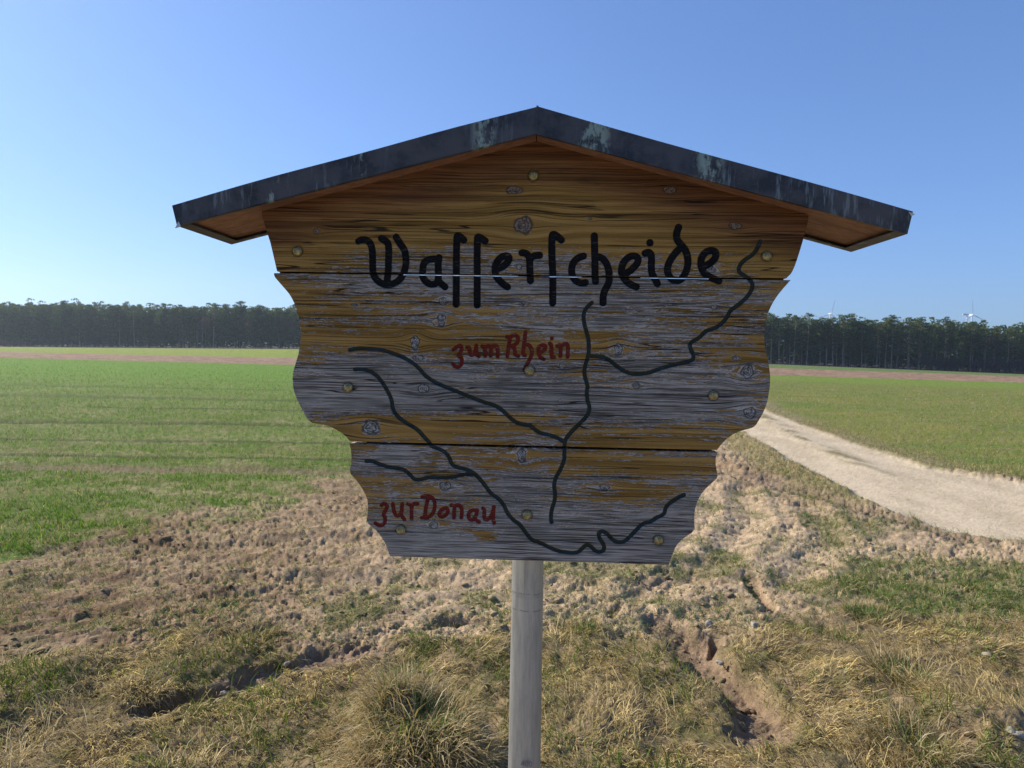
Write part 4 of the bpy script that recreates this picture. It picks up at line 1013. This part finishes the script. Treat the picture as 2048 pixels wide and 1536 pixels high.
# ------------------------------------------------------------------ woods
def leaf_mat(name, a, b):
    s = NT(name); oi = s.n('ShaderNodeObjectInfo'); rn = oi.outputs['Random']; v = s.attr('var')
    c = s.mix(v, a, b); c = s.mix(s.math('MULTIPLY', rn, .45), c, tuple(k*.55 for k in a))
    d = s.n('ShaderNodeBsdfDiffuse'); s.put(d.inputs[0], c); t = s.n('ShaderNodeBsdfTranslucent'); s.put(t.inputs[0], c)
    m = s.n('ShaderNodeMixShader'); m.inputs[0].default_value = .42
    s.t.links.new(d.outputs[0], m.inputs[1]); s.t.links.new(t.outputs[0], m.inputs[2]); s.t.links.new(m.outputs[0], s.out.inputs[0]); return s.m
NEED = leaf_mat('pine_needles', (.050, .078, .026), (.19, .235, .080))
def bark_mat():
    s = NT('pine_bark'); x, y, z = s.sep(s.obj()); n_ = s.noise(s.obj(), 1.5, 4, .6)
    c = s.mix(s.ms(z, 3, 11), (.34, .29, .24), (.46, .33, .23)); c = s.mix(s.ms(n_, .35, .65), c, s.mix(.5, c, (.07, .06, .05)))
    s.pbr(c, .9, 0, None, .1); return s.m
BARK = bark_mat()
BARKD = NT('dark_bark'); BARKD.pbr((.085, .070, .055), .9, 0, None, .1); BARKD = BARKD.m
TWIG = NT('bare_twigs'); TWIG.pbr((.105, .078, .065), .9, 0, None, .1); TWIG = TWIG.m
TWIGR = NT('reddish_twigs'); TWIGR.pbr((.16, .095, .075), .9, 0, None, .1); TWIGR = TWIGR.m
def tubes(segs, n=5):
    """segs: list of (p0, p1, r0, r1)"""
    V = []; Fc = []
    for p0, p1, a, b in segs:
        p0 = np.array(p0, float); p1 = np.array(p1, float); d = p1-p0; d = d/(np.linalg.norm(d)+1e-9)
        u = np.cross(d, [0, 0, 1] if abs(d[2]) < .9 else [1, 0, 0]); u /= np.linalg.norm(u); v = np.cross(d, u); o = len(V)
        for p, r in ((p0, a), (p1, b)):
            for k in range(n): V.append(p+(u*math.cos(2*math.pi*k/n)+v*math.sin(2*math.pi*k/n))*r)
        for k in range(n): Fc.append((o+k, o+(k+1) % n, o+n+(k+1) % n, o+n+k))
    return np.array(V), np.array(Fc)
def pine_meshes(hh, base, rad, seed, dense=1.0, cards=22, csz=1.0):
    rg = np.random.default_rng(seed); r_ = random.Random(seed)
    bx, by = rg.normal(0, .35, 2); segs = []; pts = []
    for i in range(7):
        t = i/6; pts.append((bx*t*t+.12*math.sin(t*5+seed), by*t*t, hh*.96*t))
    for i in range(6): segs.append((pts[i], pts[i+1], .13*(1-i/6*.8)+.03, .13*(1-(i+1)/6*.8)+.03))
    cl = []
    nb = int(30*dense)
    for i in range(nb):
        t = base+(1-base)*(i/(nb-1))**.85; z = hh*t; ang = i*2.4+rg.uniform(-.5, .5)
        prof = math.sin(math.pi*min(1, (t-base)/(1-base)*.62+.30))**.8
        L = rad*prof*rg.uniform(.45, 1.1); k = t*6; j = min(5, int(k)); p = np.array(pts[j])+(np.array(pts[j+1])-np.array(pts[j]))*(k-j)
        q = p+np.array([math.cos(ang)*L, math.sin(ang)*L, L*rg.uniform(.0, .45)])
        segs.append((p, q, .045, .015)); cl.append((q, rg.uniform(.45, .95)))
        if L > .9: cl.append((p+(q-p)*.55+rg.normal(0, .25, 3), rg.uniform(.45, .8)))
    cl.append((np.array(pts[-1])+np.array([0, 0, .2]), .7))
    for _ in range(4): segs.append((pts[2], np.array(pts[2])+np.array([rg.uniform(-1, 1), rg.uniform(-1, 1), rg.uniform(0, .5)]), .03, .01))
    tv, tf = tubes(segs)
    V = []; var = []
    for c, s_ in cl:
        n = int(cards*s_*1.2); P = rg.normal(0, 1, (n, 3)); P /= np.linalg.norm(P, axis=1)[:, None]; P *= rg.uniform(.35, 1, n)[:, None]**.5
        P = P*np.array([1.15, 1.15, .42])*s_+c
        for p in P:
            a = rg.normal(0, 1, 3); a[2] *= .4; a /= np.linalg.norm(a); b = rg.normal(0, 1, 3); b -= a*(a@b); b /= np.linalg.norm(b); sz = rg.uniform(.26, .55)*csz
            V += [p-a*sz*.5-b*sz*.22, p+a*sz*.55, p-a*sz*.3+b*sz*.4]; var += [rg.random()]*3
    V = np.array(V); Fc = np.arange(len(V)).reshape(-1, 3)
    cm = new_mesh('crown', V, Fc); fattr(cm, 'var', var); cm.materials.append(NEED)
    tm = new_mesh('trunk', tv, tf, True); tm.materials.append(BARK if base > .28 else BARKD)
    return tm, cm
TALL = [pine_meshes(15.6+i*.35, .30+.08*(i % 3), 2.5+.3*(i % 4), 40+i, 1.4, 28) for i in range(6)]
BUSHY = [pine_meshes(15+i*.5, .10+.06*(i % 3), 2.4+.25*(i % 3), 80+i, 2.0, 34) for i in range(5)]
def edge_y(x): return 262-.15*x
def place(pool, x, y, sc_, name, label, cat, group):
    tm, cm = pool
    z = float(terr(x, y)); r = empty(name, (x, y, z-.05)); r.rotation_euler = (0, 0, rng.uniform(0, 6.28)); r.scale = (sc_*rng.uniform(.95, 1.15),)*2+(sc_,)
    for nm, m in (('trunk', tm), ('crown', cm)):
        o = bpy.data.objects.new(nm, m); link(o, r)
    tag(r, label, cat, group); return r
cnt = 0
for row in range(3):
    x = -215.0+row*1.3
    while x < 205:
        t = x/edge_y(x)
        vis = (-.78 < t < -.27) or (.33 < t < .78)
        if vis and cnt < 290:
            y = edge_y(x)+row*3.4+rng.uniform(-1.2, 1.2)
            left = x < 0
            tall = rng.random() < (.12 if left else .80)
            pool = TALL[rng.integers(len(TALL))] if tall else BUSHY[rng.integers(len(BUSHY))]
            # heights follow the skyline of the photograph
            base_h = np.interp(t, [-.75, -.68, -.6, -.5, -.4, -.3, .33, .45, .6, .75], [17.2, 18.3, 17.6, 16.8, 17.2, 16.2, 17.2, 17.0, 16.8, 16.6])
            sc_ = base_h/16.4*(rng.uniform(.90, 1.07) if left else rng.uniform(.82, 1.08))
            px_ = 1024+1420*t
            if left: zone = 'at the far left of the left wood' if px_ < 130 else 'in the left half of the left wood' if px_ < 290 else 'in the right half of the left wood' if px_ < 450 else 'at the end of the left wood nearest the sign'
            else: zone = 'at the end of the right wood nearest the sign' if px_ < 1640 else 'in the right wood below the first turbine blade' if px_ < 1720 else 'in the middle of the right wood' if px_ < 1870 else 'in the right wood below the far turbine' if px_ < 1980 else 'at the far right of the right wood'
            lab = ('bare trunked pine ' if tall else 'pine branched low ')+zone+(', front row' if row == 0 else ', second row' if row == 1 else ', third row')
            place(pool, x, y, sc_, 'pine_tree', lab, 'pine tree', 'pines along the edge of the left wood' if left else 'pines along the edge of the right wood')
            cnt += 1
        x += (3.0 if x > 0 else 3.6)*rng.uniform(.45, 1.6)
# the mass of the wood behind: one joined object
def wood_mass():
    lowp = []
    for i in range(4):
        tm, cm = pine_meshes(15.5+i*.6, .06, 2.8, 140+i, 1.0, 8, 2.1)
        def arr(m):
            v = np.zeros(len(m.vertices)*3, np.float32); m.vertices.foreach_get('co', v); f = np.zeros(len(m.loops), np.int32); m.loops.foreach_get('vertex_index', f); return v.reshape(-1, 3), f
        v, f = arr(cm); t = np.zeros(len(v)//3); var = np.zeros(len(v), np.float32); cm.attributes['var'].data.foreach_get('value', var)
        tv, tf = arr(tm); tf = tf.reshape(-1, 4)
        lowp.append((v, f.reshape(-1, 3), var, tv[:60], tf[(tf < 60).all(1)]))
    Vc, Fc, Va, Vt, Ft = [], [], [], [], []; oc = ot = 0
    for row in range(7):
        x = -300.0
        while x < 290:
            y = edge_y(x)+10+row*6+rng.uniform(-2, 2)
            t = x/y
            if abs(t) < .27 and row > 3: x += 7; continue
            s_ = rng.uniform(.84, 1.08)*np.interp(t, [-.75, -.68, -.5, -.3, .33, .75], [1.08, 1.15, 1.04, 1.0, 1.03, 1.02]); a = rng.uniform(0, 6.28); R = np.array([[math.cos(a), -math.sin(a), 0], [math.sin(a), math.cos(a), 0], [0, 0, 1]])*s_
            P = np.array([x, y, float(terr(x, y))]); v, f, var, tv, tf = lowp[rng.integers(4)]
            Vc.append(v@R.T+P); Fc.append(f+oc); oc += len(v); Va.append(var); Vt.append(tv@R.T+P); Ft.append(tf+ot); ot += len(tv)
            x += rng.uniform(3.4, 5.6)
    for row in range(6):      # young trees filling the floor of the wood
        x = -300.0
        while x < 290:
            y = edge_y(x)+5+row*5+rng.uniform(-2, 2); s_ = rng.uniform(.34, .62); a = rng.uniform(0, 6.28); R = np.array([[math.cos(a), -math.sin(a), 0], [math.sin(a), math.cos(a), 0], [0, 0, .9]])*s_*np.array([[1.5, 1.5, 1]]).T
            P = np.array([x, y, float(terr(x, y))]); v, f, var, tv, tf = lowp[rng.integers(4)]
            Vc.append(v@R.T+P); Fc.append(f+oc); oc += len(v); Va.append(var*.5); x += rng.uniform(3, 5)
    me = new_mesh('pine_wood', np.concatenate(Vc), np.concatenate(Fc)); fattr(me, 'var', np.concatenate(Va))
    o = tag(obj('pine_wood', me, NEED), 'dense pine wood closing the horizon behind the front trees', 'wood', kind='stuff')
    
wood_mass()
def bare_tree(seed, hh, mat, spread=.5, depth=4, r0_=.11, rmin=.035):
    rg = random.Random(seed); segs = []
    def go(p, d, L, r, k):
        q = [p[i]+d[i]*L for i in range(3)]; segs.append((p, q, r, r*.7))
        if k == 0: return
        for _ in range(3):
            e = [d[i]+rg.uniform(-spread, spread) for i in range(3)]; e[2] += .15; n_ = math.sqrt(sum(c*c for c in e)); go(q, [c/n_ for c in e], L*rg.uniform(.6, .85), max(r*.6, rmin), k-1)
    go([0, 0, 0], [0, 0, 1], hh*.3, r0_, depth)
    return tubes(segs, 3)
bt = [bare_tree(i, 13, None, .45, 5, .13) for i in range(3)]
for i, (px, lab) in enumerate([(395, 'leafless brownish tree standing before the left wood'), (418, 'second leafless tree with a thin pale trunk before the left wood'), (490, 'slender bare tree with a pale trunk at the left wood edge'), (560, 'bare tree at the end of the left wood beside the board'), (1985, 'bare broadleaf tree at the far right wood edge')]):
    t = (px-1024)/1420; y = 258 if px < 1024 else 236; x = t*y; y = edge_y(x)-3; x = t*y
    V, Fc = bt[i % 3]; r = empty('bare_tree', (x, y, float(terr(x, y)))); m = 60 if False else None
    k = 12; nseg = len(Fc)
    me1 = new_mesh('trunk', V[:6*4], Fc[:3*4], True); me2 = new_mesh('crown', V, Fc[3*4:], False)
    me1.materials.append(TWIG); me2.materials.append(TWIG)
    link(bpy.data.objects.new('trunk', me1), r); link(bpy.data.objects.new('crown', me2), r); r.rotation_euler = (0, 0, i*1.7); tag(r, lab, 'tree', 'leafless trees at the wood edge')
def shrubs(name, label, pxs, yoff, hh, mat, n, kindstuff=True):
    Vs, Fs, off = [], [], 0
    for k in range(n):
        px = rng.uniform(*pxs); t = (px-1024)/1420; y = 255.; 
        for _ in range(3): y = edge_y(t*y)-yoff
        y += rng.uniform(-1.5, 1.5); x = t*y; V, Fc = bare_tree(200+k % 7, hh*rng.uniform(.6, 1.1)/1.0, None, .8, 3, .11, .05); V = V*np.array([1.3, 1.3, .8])+np.array([x, y, float(terr(x, y))]); Vs.append(V); Fs.append(Fc+off); off += len(V)
    me = new_mesh(name, np.concatenate(Vs), np.concatenate(Fs)); tag(obj(name, me, mat), label, 'shrubs', kind='stuff')
shrubs('red_shrubs', 'reddish leafless scrub at the foot of the left wood', (-40, 62), 6, 4.2, TWIGR, 60)
shrubs('undergrowth', 'dark leafless undergrowth below the right wood', (1850, 2090), 1, 7.5, TWIG, 110)
# ------------------------------------------------------------------ wind turbines
WT = NT('white_coated_steel'); WT.pbr((.75, .76, .78), .45); WT = WT.m
RT = NT('red_marking'); RT.pbr((.55, .06, .04), .5); RT = RT.m
def lathe(prof, n=14):
    V = []; Fc = []
    for r, z in prof:
        for k in range(n): V.append((r*math.cos(2*math.pi*k/n), r*math.sin(2*math.pi*k/n), z))
    for i in range(len(prof)-1):
        for k in range(n): Fc.append((i*n+k, i*n+(k+1) % n, (i+1)*n+(k+1) % n, (i+1)*n+k))
    return new_mesh('tower', V, Fc, True)
def blade_mesh(L):
    V = []; Fc = []; n = 10
    for i in range(13):
        t = i/12; c = np.interp(t, [0, .06, .2, .6, 1], [.75, .9, 1.9, 1.05, .18])*L/31; th = np.interp(t, [0, .06, .2, 1], [.75, .8, .45, .05])*L/31; tw = math.radians(18*(1-t))
        for k in range(n):
            a = 2*math.pi*k/n; x = math.cos(a)*c*.5+c*.15*t; y = math.sin(a)*th*.5; V.append((x*math.cos(tw)-y*math.sin(tw), x*math.sin(tw)+y*math.cos(tw), .8+t*L))
    for i in range(12):
        for k in range(n): Fc.append((i*n+k, i*n+(k+1) % n, (i+1)*n+(k+1) % n, (i+1)*n+k))
    Fc.append(tuple(range(12*n, 13*n))); return new_mesh('blade', V, Fc, True)
bl31 = blade_mesh(30.5)
def boxm(name, lo, hi, bev=.0):
    x0, y0, z0 = lo; x1, y1, z1 = hi; V = [(x, y, z) for x in (x0, x1) for y in (y0, y1) for z in (z0, z1)]
    return new_mesh(name, V, [(0, 1, 3, 2), (4, 6, 7, 5), (0, 4, 5, 1), (2, 3, 7, 6), (0, 2, 6, 4), (1, 5, 7, 3)])
def turbine(px, py, lean, D, label, rotor=True, yaw=0.0, redtip=False):
    r = ray(np.array(px, float), np.array(py, float)); P = CAMP+r*(D/r[1]); zg = -4.0
    o = empty('wind_turbine', (P[0], P[1], zg)); o.rotation_euler = (0, 0, yaw); hb = P[2]-zg
    obj('tower', lathe([(2.2, -3), (2.0, hb*.3), (1.6, hb*.7), (1.15, hb-1.2)]), WT, o)
    na = obj('nacelle', new_mesh('nacelle', [(x*1.7*s_, y, hb+z*1.6*s_) for y, s_ in ((-2.6, .7), (-1.5, 1), (4.5, 1), (7.5, .72)) for x, z in ((-1, -1), (1, -1), (1, 1), (-1, 1))],
        [tuple(i*4+k for k in f) for i in range(3) for f in ((0, 1, 5, 4), (1, 2, 6, 5), (2, 3, 7, 6), (3, 0, 4, 7))]+[(3, 2, 1, 0), (12, 13, 14, 15)]), WT, o)
    if redtip: obj('red_band', new_mesh('red_band', [(x*1.74, y, hb+z*1.64) for y in (3.2, 4.6) for x, z in ((-1, -1), (1, -1), (1, 1), (-1, 1))], [(0, 1, 5, 4), (1, 2, 6, 5), (2, 3, 7, 6), (3, 0, 4, 7)]), RT, o)
    if rotor:
        hub = obj('hub', lathe([(.02, -1.6), (.9, -1.3), (1.4, -.4), (1.5, .6), (.02, .7)]), WT, o); hub.data.name = 'hub'; hub.location = (0, -3.2, hb); hub.rotation_euler = (math.radians(90), 0, 0); hub.rotation_euler = (-math.radians(90), 0, 0)
        for k in range(3):
            b = bpy.data.objects.new('blade', bl31); 
            if not bl31.materials: bl31.materials.append(WT)
            link(b, o); b.location = (0, -3.4, hb); b.rotation_euler = (0, math.radians(lean+120*k), 0)
    tag(o, label, 'wind turbine', 'wind turbines behind the right wood')
turbine(1661, 628, 13, 1400, 'wind turbine behind the wood with one blade leaning right above the treetops, nearer the sign')
turbine(1944, 630, -6, 1400, 'wind turbine far right behind the wood, blade straight up')
turbine(1934, 629, 75, 1440, 'white turbine with red band on its side facing nacelle, left of the right hand one', False, math.radians(75), True)
# ------------------------------------------------------------------ air
def haze():
    me = boxm('haze', (-1300, -60, -9), (1500, 1500, 122)); o = bpy.data.objects.new('haze', me); link(o)
    m = bpy.data.materials.new('air'); m.use_nodes = True; t = m.node_tree; t.nodes.clear(); out = t.nodes.new('ShaderNodeOutputMaterial')
    v = t.nodes.new('ShaderNodeVolumePrincipled'); v.inputs['Color'].default_value = (.72, .86, 1, 1); v.inputs['Density'].default_value = .00022; v.inputs['Anisotropy'].default_value = .45
    t.links.new(v.outputs[0], out.inputs['Volume']); me.materials.append(m); o['kind'] = 'stuff'; o['label'] = 'thin bluish spring haze over the fields'
haze()
